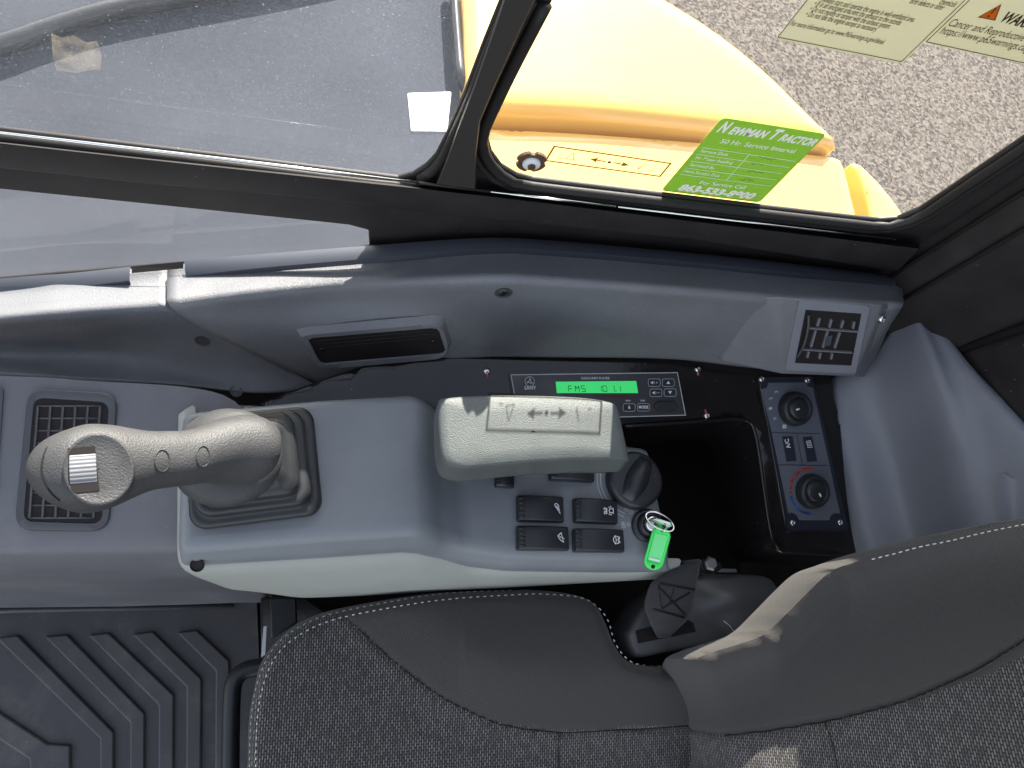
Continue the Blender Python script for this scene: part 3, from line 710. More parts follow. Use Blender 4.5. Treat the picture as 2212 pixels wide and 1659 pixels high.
# rubber strips over the top edge
def strip(name, topl, botl, y0, y1, label):
    m = M(); a = cr([Y(u,v,y0) for u,v in topl], 40); b_ = cr([Y(u,v,y1) for u,v in botl], 40)
    mid = [p.lerp(q_, .5)+Vector((0,-.0005,.002)) for p, q_ in zip(a, b_)]
    low = [p-Vector((0,.001,.008)) for p in b_]
    m.grid([a, mid, b_, low]); o = m.build(name, G['strip'], None, smooth='angle'); tag(o, label, 'rubber strip'); return o
strip('rubber_strip', [(398,562),(560,549),(780,532),(1040,514),(1200,520),(1500,547),(1700,568),(1935,596)], [(401,596),(560,579),(780,560),(1040,538),(1200,542),(1500,567),(1700,588),(1935,612)], .3475, .333, 'long blue grey rubber strip along the top of the rear trim panel')
strip('rubber_strip', [(-480,650),(0,602),(150,590),(282,576)], [(-480,686),(0,636),(150,622),(280,606)], .3475, .333, 'short blue grey rubber strip along the top of the front trim panel')
sp = M().grid([[Y(284,576,.346), Y(397,565,.346)], [Y(285,590,.340), Y(396,580,.340)]]); o = sp.build('seal_gap', G['void'], tf, smooth=False)

# screws
def screw(parent, p, n, r=.0038, recess=True, name='screw'):
    m = M(); 
    m.disc(p, n, [(r,-.002),(r,.0006),(r*.8,.0016),(r*.45,.0018),(r*.4,.0008),(r*.05,.0008)], 20)
    return m.build(name, G['chrome'], parent, smooth='angle')
def recess(parent, tree, u, v, r, ax=1.0):
    p, n = hit(tree, u, v, .0002)
    m = M().disc(p, n, [(r,0),(r*1.05,.0006),(r*.8,.0004),(r*.72,-.001),(r*.1,-.0012)], 28)
    m.build('screw_recess', G['trim_dark'], parent, smooth='angle')
    return p, n
p, n = recess(tr, rtb, 1088, 632, .0075); M().disc(p, n, [(.0045,0),(.0045,.001),(.003,.0016),(.0003,.0016)], 20).build('screw', G['chrome'], tr, smooth='angle')
recess(tf, ftb, 437, 736, .0068); recess(tf, ftb, 510, 846, .0060)

# black grille plate in the rear trim
def surf(tree, pix, off): 
    out = []
    for u, v in pix:
        p, n = hit(tree, u, v, off); out.append(p)
    return out
gr = thing('grille_plate', hit(rtb, 815, 740)[0], 'narrow black rectangular grille plate set in a raised bezel on the rear trim panel', 'grille')
def avgn(tree, pix):
    s = Vector()
    for u, v in pix: s += hit(tree, u, v)[1]
    return s.normalized()
pb = surf(rtb, [(645,712),(948,680),(972,742),(950,768),(688,792)], .0005)
inn = surf(rtb, [(669,725),(944,701),(954,712),(962,750),(956,757),(697,779),(686,773)], .0045)
o_ring = lin([surf(rtb, [p_], .0)[0] for p_ in [(640,712),(660,706),(940,680),(960,684),(976,735),(974,745),(950,772),(700,795),(680,790),(640,712)]], 60)
i_ring = lin([surf(rtb, [p_], .0042)[0] for p_ in [(667,727),(675,723),(938,701),(948,704),(962,750),(958,756),(945,759),(703,780),(691,775),(667,727)]], 60)
m_ring = [a.lerp(b_, .45)+avgn(rtb,[(815,740)])*.0035 for a, b_ in zip(o_ring, i_ring)]
M().grid([o_ring, m_ring, i_ring, [p-avgn(rtb,[(815,740)])*.004 for p in i_ring]]).build('bezel', G['trim'], gr, smooth='angle')
n0 = avgn(rtb,[(815,740)])
pl = M().slab(surf(rtb, [(674,724),(944,701),(952,706),(962,750),(955,757),(700,779),(690,774),(670,732)], .0028), .002, n0)
pl.build('plate', G['void'], gr, smooth=False)
hp = M()
for i in range(34):
    for j in range(3):
        u = 680+i*7.6+j*4; v = 732-i*.68+j*7
        p, n = hit(rtb, u, v, .0030); hp.disc(p, n, [(.0006,0),(.0003,.0003)], 6)
hp.build('mesh_dimples', G['gloss'], gr, smooth=False)
for u, v in ((697,750),(935,733)):
    p, n = hit(rtb, u, v, .0031); M().disc(p, n, [(.0028,0),(.0022,.0007),(.0004,.0007)], 16).build('screw', G['gloss'], gr, smooth='angle')

# ------------------------------------------------------------------ rear air vent in a wedge housing
vt = thing('side_air_vent', Y(1790,800,.25)-Vector((0,0,.03)), 'square black louvred air vent with a blue grey bezel at the rear corner', 'air vent')
FA = [Y(1684,640,.2955), Y(1908,657,.292), Y(1847,813,.248), Y(1690,809,.250)]
fpl = plane3(FA[0], FA[1], FA[3]); FA[2] = fpl.p(1847, 813)
BA = [Y(1640,640,.300), Y(1945,662,.305), Y(1872,816,.285), Y(1556,779,.272)]
BA2 = [p+Vector((0,.02,-.03)) for p in BA]
hm = M().grid([FA, BA, BA2], close_u=True); hm.poly(FA)
ho = hm.build('housing', G['trim'], vt, bevel=.003, seg=3, angle=20)
fpl = plane3(FA[0], FA[1], FA[3])
NV = fpl.n
def vq(x, y, off=0): return fpl.p(1592.6+.3472*x, 609.9+.3472*y, off)
ob_ = [vq(*p, .0016) for p in ((385,112),(825,150),(735,570),(298,545))]
ib_ = [vq(*p, .0012) for p in ((425,170),(775,195),(710,520),(358,503))]
rO, rI = quad_r(ob_, .05), quad_r(ib_, .02)
bz = M().grid([[p-NV*.003 for p in rO], rO, rI, [p-NV*.014 for p in rI]], close_u=True)
bz.build('bezel', G['trim_corner'], vt, smooth='angle')
M().poly([vq(*p, .0004) for p in ((425,170),(775,195),(710,520),(358,503))]).build('cavity', G['void'], vt, smooth=False)
def blade(name, a, b_, wpx, h, mt):
    A = vq(*a, .003); B = vq(*b_, .003); d = (B-A).normalized(); s = NV.cross(d)
    return M().slab([A-s*wpx, B-s*wpx, B+s*wpx, A+s*wpx], h, NV).build(name, mt, vt, smooth=False)
for a, b_ in (((450,288),(755,311)), ((405,421),(715,441))): blade('louvre', a, b_, .0007, .004, G['louvre'])
for a, b_ in (((515,228),(500,275)), ((588,235),(575,282)), ((662,242),(648,286)), ((490,302),(460,405)), ((640,315),(608,412)), ((447,432),(437,470)), ((520,440),(512,478)), ((593,445),(585,480)), ((730,250),(722,290)), ((565,305),(535,408))):
    blade('guide_vane', a, b_, .0009, .0025, G['louvre'])
blade('tab', (572,335), (560,395), .0032, .004, G['trim_dark'])
M().tube(cr([vq(445,205,.003), vq(440,290,.006), vq(415,390,.006), vq(375,465,.003)], 12), .0012, 8).build('rim', G['trim_dark'], vt)
p_ = fpl.p(1906,690,-.004); screw(vt, p_, (NV+Vector((.6,0,.3))).normalized(), .0042)

# ------------------------------------------------------------------ rear corner panel
cp_ = thing('corner_panel', Z(2020,900,.50), 'smooth grey corner panel with a moulded pocket, behind the climate controls', 'corner panel')
cg = M()
Lf = [Z(1858,800,.535), Z(1790,830,.52), Z(1830,1000,.515), Z(1870,1150,.51), Z(1915,1280,.505)]
L2 = [Z(1905,740,.585), Z(1900,860,.56), Z(1940,1000,.548), Z(1975,1150,.54), Z(2010,1280,.53)]
Rg = [X(1962,655,.618), X(2010,790,.622), X(2048,950,.625), X(2075,1100,.627), X(2105,1260,.63)]
Ed = [X(2002,662,.64), X(2090,780,.652), X(2212,912,.656), X(2330,1050,.656), X(2400,1200,.656)]
R2 = [a.lerp(b_, .4) for a, b_ in zip(Rg, Ed)]
Wl = [p+Vector((.03,.01,-.05)) for p in Ed]
loft('panel_shell', [[p-Vector((0,0,.06)) for p in Lf], Lf, L2, Rg, R2, Ed, Wl], G['trim_corner'], cp_, 40, 44)
cb = bvh([o for o in cp_.children][0]) if cp_.children else None
pk = region('pocket', [(2106,1045),(2125,1030),(2165,1035),(2260,1060),(2300,1200),(2150,1180),(2118,1120)], lambda u, v: (hit(cb, u, v, .0)[0] or Z(u,v,.59)) + Vector((0,0,.003 + .022*(1-min(1, max(0, (u-2106)/80))))), G['trim_corner'], cp_, step=14)

# ------------------------------------------------------------------ footwell cover (front left)
fc = thing('footwell_cover', (-.3, .16, 0), 'grey moulded footwell cover reaching down to the floor, ahead of the joystick console', 'cover')
ct = [Z(-700,800,.562), Z(0,812,.562), Z(200,823,.561), Z(400,836,.560), Z(500,862,.558), Z(560,930,.55)]
def crow(v0, v1, z, e=0): return [Z(-700,v0,z), Z(0,v0,z), Z(150,v0+(v1-v0)*.3,z), Z(300,v0+(v1-v0)*.6,z), Z(430,v1,z), Z(560,v1,z)]
rows = [ct, crow(1000,1000,.548), crow(1150,1150,.533), crow(1195,1190,.524), crow(1225,1217,.500), crow(1240,1232,.47)]
last = rows[-1]
for z, dy in ((.36,-.002),(.2,-.004),(.05,-.008)): rows.append([Vector((p.x, p.y+dy, z)) for p in last])
last2 = rows[-1]
rows.append([Vector((p.x, p.y+.018, .045)) for p in last2]); rows.append([Vector((p.x, p.y+.018, -.01)) for p in last2])
R = [cr(r, 40) for r in rows]
fco = M().grid(R).build('cover_shell', G['cover'], fc, solid=0, smooth='angle')
for mo in list(fco.modifiers): pass
sb = fco.modifiers.new('b', 'BEVEL'); sb.width = .006; sb.segments = 4; sb.limit_method = 'ANGLE'; sb.angle_limit = math.radians(18)
# floor grille vent
FTP = plane3(Z(60,860,.5595), Z(240,860,.5592), Z(150,1140,.5355))
def gq(x, y, z): return FTP.p(x*.33086, 799.7+y*.33086, .0012)
fv = thing('floor_air_vent', gq(430,580,.535), 'rectangular black slatted air vent with rounded corners, beneath the joystick grip', 'air vent')
ZV = .5362
oq = quad_r([gq(185,118,ZV), gq(770,150,ZV), gq(712,1052,ZV), gq(92,1045,ZV)], .22, 6)
iq = quad_r([gq(228,180,ZV), gq(708,212,ZV), gq(662,1000,ZV), gq(158,985,ZV)], .14, 6)
up_ = Vector((0,0,1))
M().grid([[p-up_*.004 for p in oq], oq, [a.lerp(b_, .15)+up_*.0014 for a, b_ in zip(oq, iq)], [a.lerp(b_, .9)+up_*.0010 for a, b_ in zip(oq, iq)], iq, [p-up_*.018 for p in iq]], close_u=True).build('bezel', G['trim_dark'], fv, smooth='angle')
M().poly([p-up_*.0 +up_*.0003 for p in iq]).build('cavity', G['void'], fv, smooth=False)
TL, TR_, BR, BL = gq(250,235,ZV), gq(655,235,ZV), gq(612,965,ZV), gq(195,965,ZV)
gm = M()
for i in range(6):
    a = TL.lerp(TR_, i/5); b_ = BL.lerp(BR, i/5); gm.tube([a+up_*.001, b_+up_*.001], .0011, 6)
for j in range(10):
    a = TL.lerp(BL, j/9); b_ = TR_.lerp(BR, j/9); gm.tube([a+up_*.0004, b_+up_*.0004], .0009, 6)
gm.build('grid', G['trim_dark'], fv)
o2 = quad_r([gq(-170,90,ZV), gq(20,110,ZV), gq(-20,800,ZV), gq(-220,800,ZV)], .2, 6)
# neighbour vent just peeking in at the left edge
t2 = thing('floor_air_vent', o2[0], 'black vent bezel cut by the left edge of the photo, ahead of the slatted vent', 'air vent')
M().grid([[p-up_*.003 for p in o2], o2, [p.lerp(sum(o2, Vector())/len(o2), .3) for p in o2]], close_u=True).build('bezel', G['trim_dark'], t2, smooth='angle')
M().poly([p.lerp(sum(o2, Vector())/len(o2), .3)-up_*.0004 for p in o2]).build('cavity', G['void'], t2, smooth=False)

# ================================================================== RADIO HOUSING
HP = Plane((0,.25,.527), (0,-.25,1)); HN = HP.n
hz = thing('instrument_housing', HP.p(1500,900)-Vector((0,0,.2)), 'glossy black L shaped instrument housing round a deep storage well', 'housing')
hout = [(560,870),(690,820),(780,790),(860,770),(1040,758),(1450,760),(1640,785),(1800,800),(1805,860),(1860,1060),(1905,1210),(1690,1196),(1672,1182),(1660,1120),(1640,980),(1630,925),(1618,908),(1590,903),(1545,906),(1340,920),(900,960),(600,960)]
region('housing_top', hout, lambda u, v: HP.p(u, v, -.035*min(1, max(0, (960-u)/260))), G['gloss'], hz, step=26, er=7, drop=.004, skirt=.09, curve=False)
# storage well
wl = M().poly([Vector((.12,-.05,.26)), Vector((.60,-.05,.26)), Vector((.60,.30,.26)), Vector((.12,.30,.26))]); wl.build('well_floor', G['void'], hz, smooth=False)
wk = M().tube(cr([HP.p(u, v, .001) for u, v in ((1350,921),(1545,908),(1590,905),(1617,910),(1629,928),(1640,985),(1658,1110),(1672,1172),(1690,1188))], 40), .0022, 8); wk.build('well_rim', G['gloss'], hz)
for (u, v) in ((1052,802),(1507,797),(1527,898)):
    p = HP.p(u, v, .0005); screw(hz, p, HN, .0036)
    M().tube([HP.p(u, v, .0006), HP.p(u+ (1 if v < 850 else -4), v+(14 if v < 850 else -14), .0006)], .0012, 6).build('paint_mark', G['pink'], hz)

# ------------------------------------------------------------------ radio
def rc(x, y): return (1050.4+.2145*x, 779.4+.2145*y)
def rp_(x, y, o=0): return HP.p(*rc(x, y), o)
rd = thing('radio', rp_(1100,540), 'grey radio with a lit green display showing FM5 101.1, partly behind the armrest', 'radio')
q = [rp_(242,140,.003), rp_(1928,118,.003), rp_(2010,548,.003)]; q.append(q[0]+(q[2]-q[1]))
M().slab([p.lerp(sum(q, Vector())/4, -.02)-HN*.0015 for p in q], .006, HN).build('surround', G['gloss'], rd, bevel=.001, smooth=False)
M().slab(q, .004, HN).build('faceplate', G['faceplate'], rd, bevel=.0006, smooth=False)
M().ribbon([p.lerp(sum(q, Vector())/4, .006)+HN*.0003 for p in q], .0008, HN, True).build('border_line', G['grey_print'], rd, smooth=False)
dq = [rp_(*p, .0036) for p in ((700,210),(1510,203),(1530,325),(712,325))]
ds_ = M().slab(dq, .0005, HN).build('display', G['lcd'], rd, smooth=False)
sg = M()
SEG = {'F':'abge'[0:0]+'afge','M':'','5':'afgcd','1':'bc','0':'abcdef'}
def seg_char(m, ch, x, y, w, h, o=.0040):
    P_ = {'a':((0,0),(w,0)),'b':((w,0),(w,h/2)),'c':((w,h/2),(w,h)),'d':((0,h),(w,h)),'e':((0,h/2),(0,h)),'f':((0,0),(0,h/2)),'g':((0,h/2),(w,h/2))}
    if ch == 'M':
        for a, b_ in (((0,0),(0,h)),((w,0),(w,h)),((0,0),(w/2,h/2)),((w,0),(w/2,h/2))):
            m.ribbon([rp_(x+a[0]+(a[1])*.12, y+a[1], o), rp_(x+b_[0]+b_[1]*.12, y+b_[1], o)], .0007, HN)
        return
    for s in SEG[ch]:
        a, b_ = P_[s]; A = rp_(x+a[0]+a[1]*.12, y+a[1], o); B = rp_(x+b_[0]+b_[1]*.12, y+b_[1], o)
        m.ribbon([A.lerp(B,.08), A.lerp(B,.92)], .0007, HN)
for ch, x in (('F',825),('M',893),('5',955),('1',1120),('0',1172),('1',1248),('1',1310)): seg_char(sg, ch, x, 252, 38, 58)
sg.ribbon([rp_(1305,306,.004), rp_(1309,311,.004)], .0010, HN)
sg.build('digits', G['lcd_ink'], rd, smooth=False)
pr = M(); pw = M()
text(pr, 'RADIO/MP3 PLAYER', rp_(958,187,.0036), rp_(1245,187,.0036), HN, h=.0026, bold=.02)
text(pr, 'SANY', rp_(383,290,.0036), rp_(505,288,.0036), HN, h=.0035, bold=.04)
lc = rp_(438,208,.0036); ex = (rp_(500,208,.0036)-lc).normalized(); ey = HN.cross(ex)
def ring(m, c, r, w, n=HN, ex=ex, seg=32, a0=0, a1=360, off=0):
    ey = Vector(n).cross(ex)
    pts = [c+ex*r*math.cos(math.radians(a0+(a1-a0)*k/seg))+ey*r*math.sin(math.radians(a0+(a1-a0)*k/seg)) for k in range(seg+(0 if a1-a0 == 360 else 1))]
    m.ribbon(pts, w, n, closed=(a1-a0 == 360))
ring(pr, lc, .0050, .0005)
for a in (90, 210, 330):
    d = ex*math.cos(math.radians(a))+ey*math.sin(math.radians(a)); s_ = HN.cross(d)
    pr.poly([lc+d*.0046, lc+d*.0008-s_*.0015, lc-s_*.0006+d*.0004, lc+d*.0012+s_*.0004])
for (x, y, w, h) in ((1690,220,60,38), (1832,220,60,38), (1707,322,60,38), (1850,320,60,38), (1438,470,60,38), (1583,468,60,38)):
    c = rp_(x, y, .0036); hx = (rp_(x+w,y,.0036)-c); hy = (rp_(x,y-h,.0036)-c)
    bo = M().slab(rrect(c, hx.normalized(), hy.normalized(), hx.length, hy.length, .0022), .0006, HN).build('button', G['switch'], rd, smooth=False)
    pr.ribbon(rrect(c+HN*.0003, hx.normalized(), hy.normalized(), hx.length, hy.length, .0022), .0004, HN, True)
pw.poly([rp_(1832-18,232,.0042), rp_(1832+20,232,.0042), rp_(1834,202,.0042)]); pw.poly([rp_(1850-18,304,.0042), rp_(1850+20,304,.0042), rp_(1852,336,.0042)])
for y0, x0 in ((220,1675), (322,1692)):
    pw.poly([rp_(x0-22,y0,.0042), rp_(x0+4,y0-16,.0042), rp_(x0+4,y0+16,.0042)]); ring(pr, rp_(x0+6,y0,.0042), .0014, .0005, a0=-70, a1=70, seg=8)
    pr.ribbon([rp_(x0+32,y0,.0042), rp_(x0+52,y0,.0042)], .0005, HN)
pr.ribbon([rp_(1717,210,.0042), rp_(1717,230,.0042)], .0005, HN)
text(pw, 'MODE', rp_(1537,480,.0042), rp_(1632,480,.0042), HN, h=.0030, bold=.03)
text(pw, '6', rp_(1430,483,.0042), rp_(1452,483,.0042), HN, h=.0036, bold=.03)
text(pr, 'M/6', rp_(1405,409,.0036), rp_(1452,409,.0036), HN, h=.0018, bold=.02); text(pr, 'TIME', rp_(1547,409,.0036), rp_(1600,409,.0036), HN, h=.0018, bold=.02)
pr.build('print', G['grey_print'], rd, smooth=False); pw.build('button_symbols', G['white'], rd, smooth=False)
dr = M()
for k in range(18): dr.ribbon([rp_(1110+k*20,345+random.uniform(-3,3),.0036), rp_(1112+k*20+random.uniform(-4,8),372,.0036)], .0007, HN)
dr.ribbon([rp_(1100,350,.0036), rp_(1450,366,.0036)], .0004, HN)
dr.build('red_marking', G['dimred_print'], rd, smooth=False)
us = [(1700,430),(1722,425),(1730,405),(1895,405),(1905,425),(1930,445),(1932,470),(1905,480),(1885,508),(1738,508),(1722,485),(1700,475)]
M().slab([rp_(*p, .0055) for p in us], .003, HN).build('port_cover', G['rubber'], rd, bevel=.0006, seg=2)

# ------------------------------------------------------------------ climate controls
def cc(x, y): return (1592.6+.3472*x, 609.9+.3472*y)
def cq(x, y, o=0): return HP.p(*cc(x, y), o)
cl = thing('climate_control', cq(400,1000), 'slim climate control panel with two round black knobs and an A/C button', 'control panel')
q = [cq(148,590,.006), cq(468,588,.006), cq(692,1538,.006), cq(322,1545,.006)]
M().slab([p.lerp(sum(q, Vector())/4, -.03)-HN*.003 for p in q], .008, HN).build('base', G['gloss'], cl, bevel=.0015)
M().slab(quad_r(q, .04), .003, HN).build('faceplate', G['navy'], cl, smooth=False)
M().slab([cq(*p, .0066) for p in ((150,665),(185,655),(195,625),(425,622),(440,650),(470,655),(510,840),(640,1440),(600,1435),(580,1455),(575,1480),(385,1480),(370,1445),(340,1432),(320,1438),(215,930))], .0008, HN).build('grey_field', G['climate'], cl, smooth=False)
ln = M()
for a, b_ in (((215,935),(515,942)), ((250,1135),(565,1140)), ((370,940),(405,1135))): ln.ribbon([cq(*a,.0070), cq(*b_,.0070)], .0008, HN)
ln.build('divider_lines', G['navy'], cl, smooth=False)
for nm, qq in (('button',((280,960),(345,958),(370,1110),(308,1116))), ('button',((408,963),(466,960),(498,1112),(437,1118)))):
    M().slab([cq(*p,.0076) for p in qq], .001, HN).build(nm, G['navy'], cl, bevel=.0004, smooth=False)
wt = M()
text(wt, 'A/C', cq(332,1030,.008), cq(318,972,.008), HN, h=.0052, bold=.02)
for qq in (((430,990),(455,985),(466,1025),(440,1028)), ((438,1000),(450,998),(456,1016),(444,1018))): wt.ribbon([cq(*p,.008) for p in qq], .0006, HN, True)
wt.build('button_symbols', G['white'], cl, smooth=False)
nm_ = M()
for s, x, y in (('3',247,680),('2',212,720),('1',210,782),('0',237,845)): text(nm_, s, cq(x+8,y+7,.0068), cq(x+4,y-8,.0068), HN, h=.0042, bold=.01)
for dx, dy in ((-6,-6),(6,-6),(-6,6),(6,6)): nm_.disc(cq(293+dx,897+dy,.0068), HN, [(.0013,0),(.0013,.0001)], 10)
nm_.build('numbers', G['grey_print'], cl, smooth=False)
exk = (cq(500,1000)-cq(400,990)).normalized()
def knob(x, y, ang, r=.0188):
    c = cq(x, y, .0066); k_ = M(); seg = 64
    rows = []
    for rr, hh in ((r,0),(r*1.03,.002),(r*.97,.010),(r*.90,.0125),(r*.72,.0130),(r*.66,.0115),(r*.62,.0115),(r*.58,.014),(r*.5,.0148),(r*.05,.0148)):
        rows.append([c+HN*hh+(exk*math.cos(a)+HN.cross(exk)*math.sin(a))*rr*(1+(.02 if (i % 2 and .9*r > 0 and hh in (.002,.010)) else 0)) for i, a in enumerate([2*math.pi*j/seg for j in range(seg)])])
    k_.grid(rows, close_u=True); o = k_.build('knob', G['switch'], cl)
    d = exk*math.cos(ang)+HN.cross(exk)*math.sin(ang)
    M().slab([c+HN*.0152+d*(r*.22)+s1*d*.0022+s2*HN.cross(d)*.0009 for s1, s2 in ((-1,-1),(1,-1),(1,1),(-1,1))], .0005, HN).build('pointer', G['white'], o, smooth=False)
    return c
def pin(parent_name=None): pass
knob(345, 788, math.radians(200)); c2_ = knob(452, 1298, math.radians(-55))
rdm = M(); blm = M()
for a0, a1 in ((78,108),(112,134),(138,156),(160,172),(176,184)): ring(rdm, c2_, .0250, .0036 if a0 < 150 else .0030, ex=exk, a0=a0+8, a1=a1+8, seg=8)
rdm.disc(c2_+exk*.0235*math.cos(math.radians(76))+HN.cross(exk)*.0235*math.sin(math.radians(76)), HN, [(.0009,0),(.0009,.0001)], 10)
ring(blm, c2_, .0250, .0034, ex=exk, a0=198, a1=275, seg=20); blm.disc(c2_+exk*.0235*math.cos(math.radians(285))+HN.cross(exk)*.0235*math.sin(math.radians(285)), HN, [(.0009,0),(.0009,.0001)], 10)
rdm.build('warm_scale', G['red_print'], cl, smooth=False); blm.build('cold_scale', G['blue_print'], cl, smooth=False)
for x, y in ((152,602),(435,610),(345,1495),(640,1492)): screw(cl, cq(x,y,.0062), HN, .0034)

# ================================================================== SIDE CONSOLE
con = thing('side_console', Z(800,1050,.30), 'blue grey joystick console with a pale lower shell, beside the seat', 'console')
cF = [(392,890,.598),(690,862,.60),(885,851,.60),(915,856,.598),(948,885,.575),(975,905,.562),(1100,925,.56),(1300,955,.56),(1405,968,.56)]
cN = [(387,1184,.598),(700,1158,.60),(880,1147,.60),(920,1146,.598),(962,1160,.575),(1010,1178,.564),(1100,1192,.56),(1300,1197,.56),(1440,1200,.56)]
cL = [(383,1224,.576),(700,1205,.574),(870,1193,.574),(905,1196,.571),(960,1212,.552),(1010,1224,.543),(1100,1234,.540),(1300,1237,.540),(1458,1236,.540)]
DZ = .02
Fp = [Z(u, v, z-DZ) for u, v, z in cF]; Np = [Z(u, v, z-DZ) for u, v, z in cN]; Lp = [Z(u, v, z-DZ) for u, v, z in cL]
def cren(pts): return pts
k = len(Fp)
Fd = [p+Vector((0,.008,-.16)) for p in Fp]; Ld = [p+Vector((0,.012,-.12)) for p in Lp]
mc = M().grid([Fd, Fp, Np, Lp, Ld])
v0 = [Fd[0], Fp[0], Np[0], Lp[0], Ld[0]]; v1 = [Fd[-1], Fp[-1], Np[-1], Lp[-1], Ld[-1]]
mc.poly(v0); mc.poly(v1)
cov = mc.build('top_cover', G['console'], con, bevel=.0085, seg=5, angle=14)
# pale shell
def Zl(u, v, z): return Z(u, v, z-DZ)
s0 = [Zl(379,900,.590), Zl(378,1130,.585), Zl(377,1214,.576), Zl(394,1236,.572), Zl(430,1238,.571), Zl(700,1211,.569), Zl(872,1199,.569), Zl(905,1203,.566), Zl(1010,1230,.539), Zl(1100,1239,.536), Zl(1458,1240,.535)]
s1 = [Zl(384,900,.55), Zl(383,1130,.55), Zl(383,1218,.552), Zl(402,1243,.548), Zl(460,1258,.53), Zl(650,1262,.53), Zl(860,1250,.53), Zl(920,1250,.53), Zl(1010,1256,.51), Zl(1100,1256,.51), Zl(1458,1250,.51)]
s2 = [Zl(430,1010,.46), Zl(430,1130,.46), Zl(440,1225,.50), Zl(470,1262,.50), Zl(530,1292,.49), Zl(650,1312,.465), Zl(780,1307,.46), Zl(880,1301,.46), Zl(1010,1292,.46), Zl(1100,1285,.46), Zl(1440,1252,.46)]
s3 = [p+Vector((.01,.035,-.06)) for p in s2]
sm1 = [p+Vector((.014,.016,-.004)) for p in s0]
rows = [lin(r, 60) for r in (sm1, s0, s1, s2, s3)]
M().grid([[rows[i][j] for j in range(60)] for i in range(5)]).build('lower_shell', G['cream'], con, smooth=True, sub=1)
for u, v in ((426,1221),):
    p = Z(u, v, .560); M().disc(p, (0,-.45,.9), [(.0058,-.0004),(.0058,.0004),(.0050,.0005),(.0046,-.0010),(.0004,-.0012)], 24).build('screw_recess', G['void'], con, smooth='angle')

# switches on the console
SP = Plane((0,0,.5402), (0,0,1)); SN = Vector((0,0,1))
def sc1(x, y): return (1084.3+.3023*x, 772.6+.3023*y)
def sw(x, y, o=0): return SP.p(*sc1(x, y), o)
def rocker(q, label, icon):
    # q: four top-edge corner pixels (left-top, right-top, right-bottom, left-bottom)
    P4 = [SP.p(*p, .011) for p in q]
    c = sum(P4, Vector())/4; exx = (P4[1]-P4[0]).normalized(); eyy = SN.cross(exx)
    hx = ((P4[1]-P4[0]).length+(P4[2]-P4[3]).length)/4*1.05; hy = ((P4[0]-P4[3]).length+(P4[1]-P4[2]).length)/4*1.03
    base = Vector((c.x, c.y, .5402))
    t = thing('rocker_switch', base, label, 'switch', 'rocker switches on the console')
    M().slab(rrect(base+SN*.003, exx, eyy, hx*1.03, hy*1.05, .002), .006, SN).build('bezel', G['rubber'], t, bevel=.0006)
    m = M(); rows = []
    for i in range(13):
        s = -1+2*i/12; hgt = .0075+.0035*math.cos((s+.25)*1.6)
        x = s*hx; ins = .0012
        prof = [(-hy, .002), (-hy, hgt-.0016), (-hy+.0012, hgt-.0004), (-hy*.5, hgt), (0, hgt+.0002), (hy*.5, hgt), (hy-.0012, hgt-.0004), (hy, hgt-.0016), (hy, .002)]
        rows.append([base+exx*x+eyy*a+SN*b_ for a, b_ in prof])
    b0 = len(m.v); m.grid(rows); m.poly(rows[0]); m.poly(rows[-1])
    m.build('paddle', G['switch'], t, smooth='angle', bevel=.0004)
    rb = M()
    for j in range(5):
        a = -hy*.72+j*hy*.36
        rb.tube([base+exx*(-hx-.0004)+eyy*a+SN*.0085, base+exx*(-hx*.78)+eyy*a+SN*.0106], .0010, 6)
    rb.build('grip_ribs', G['switch'], t)
    ic = M(); o_ = base+exx*hx*.62+SN*.0101
    def L(*pts, closed=False, w=.0007):
        ic.ribbon([o_+exx*a*.001+eyy*b_*.001 for a, b_ in pts], w, SN, closed)
    icon(L); ic.build('symbol', G['white'], t, smooth=False)
    return t
def ic_lamp(L):
    L((-2,3.6),(0,4.6),(1.6,3.4),(1.6,1.2),(-1.2,2.2),(-2,3.6)); L((2,3.4),(3.4,-5),(-1.4,2.0)); L((1.8,2.4),(2.6,-2.4)); L((.8,1.8),(1.8,-3)); L((0,1.6),(.8,-1.6))
def ic_wiper(L):
    L((-2.2,0),(-1.4,3),(.6,4.4),(2.6,-4.2),(.4,-3),(-2.2,0)); L((-1.2,1),(3.6,-1)); L((-2.6,2.4),(-3,1))
def ic_wash(L):
    L((-2.6,2),(-3.2,0),(-2.6,-2),(-1,-4),(-.2,0),(-1,4),(-2.6,2)); L((0,3.6),(2,3),(2.6,0),(2,-3),(0,-3.6)); L((-.6,0),(3,0)); L((3.2,1),(3.4,3)); L((3.2,-1),(3.4,-3))
def ic_beacon(L):
    L((2.2,-3),(2.2,3)); L((2.2,-2),(-1.4,-1.8),(-2,0),(-1.4,1.8),(2.2,2)); L((-1.4,3),(-2.6,3.6)); L((.4,3.2),(-.8,4.4)); L((-1.4,-3),(-2.6,-3.6)); L((.4,-3.2),(-.8,-4.4))
    L((-4.4,-3),(-4.4,-1),(-7,-1),(-7,-3),(-4.4,-3)); L((-4,1),(-7.5,-3.4)); L((-7.6,1),(-6.4,3)); L((-6.4,.6),(-5.4,2.6)); L((-5.2,.2),(-4.2,2.4))
rocker([(1125,1069),(1217,1072),(1221,1125),(1125,1121)], 'black rocker switch with a white work lamp symbol, far front one of the four', ic_lamp)
rocker([(1248,1075),(1334,1079),(1338,1129),(1248,1124)], 'black rocker switch with a white flashing beacon symbol, beside the ON and OFF marks', ic_beacon)
rocker([(1125,1135),(1228,1137),(1232,1186),(1125,1184)], 'black rocker switch with a plain white windscreen wiper symbol', ic_wiper)
rocker([(1248,1141),(1348,1143),(1352,1190),(1248,1188)], 'black rocker switch with a white windscreen washer spray symbol', ic_wash)
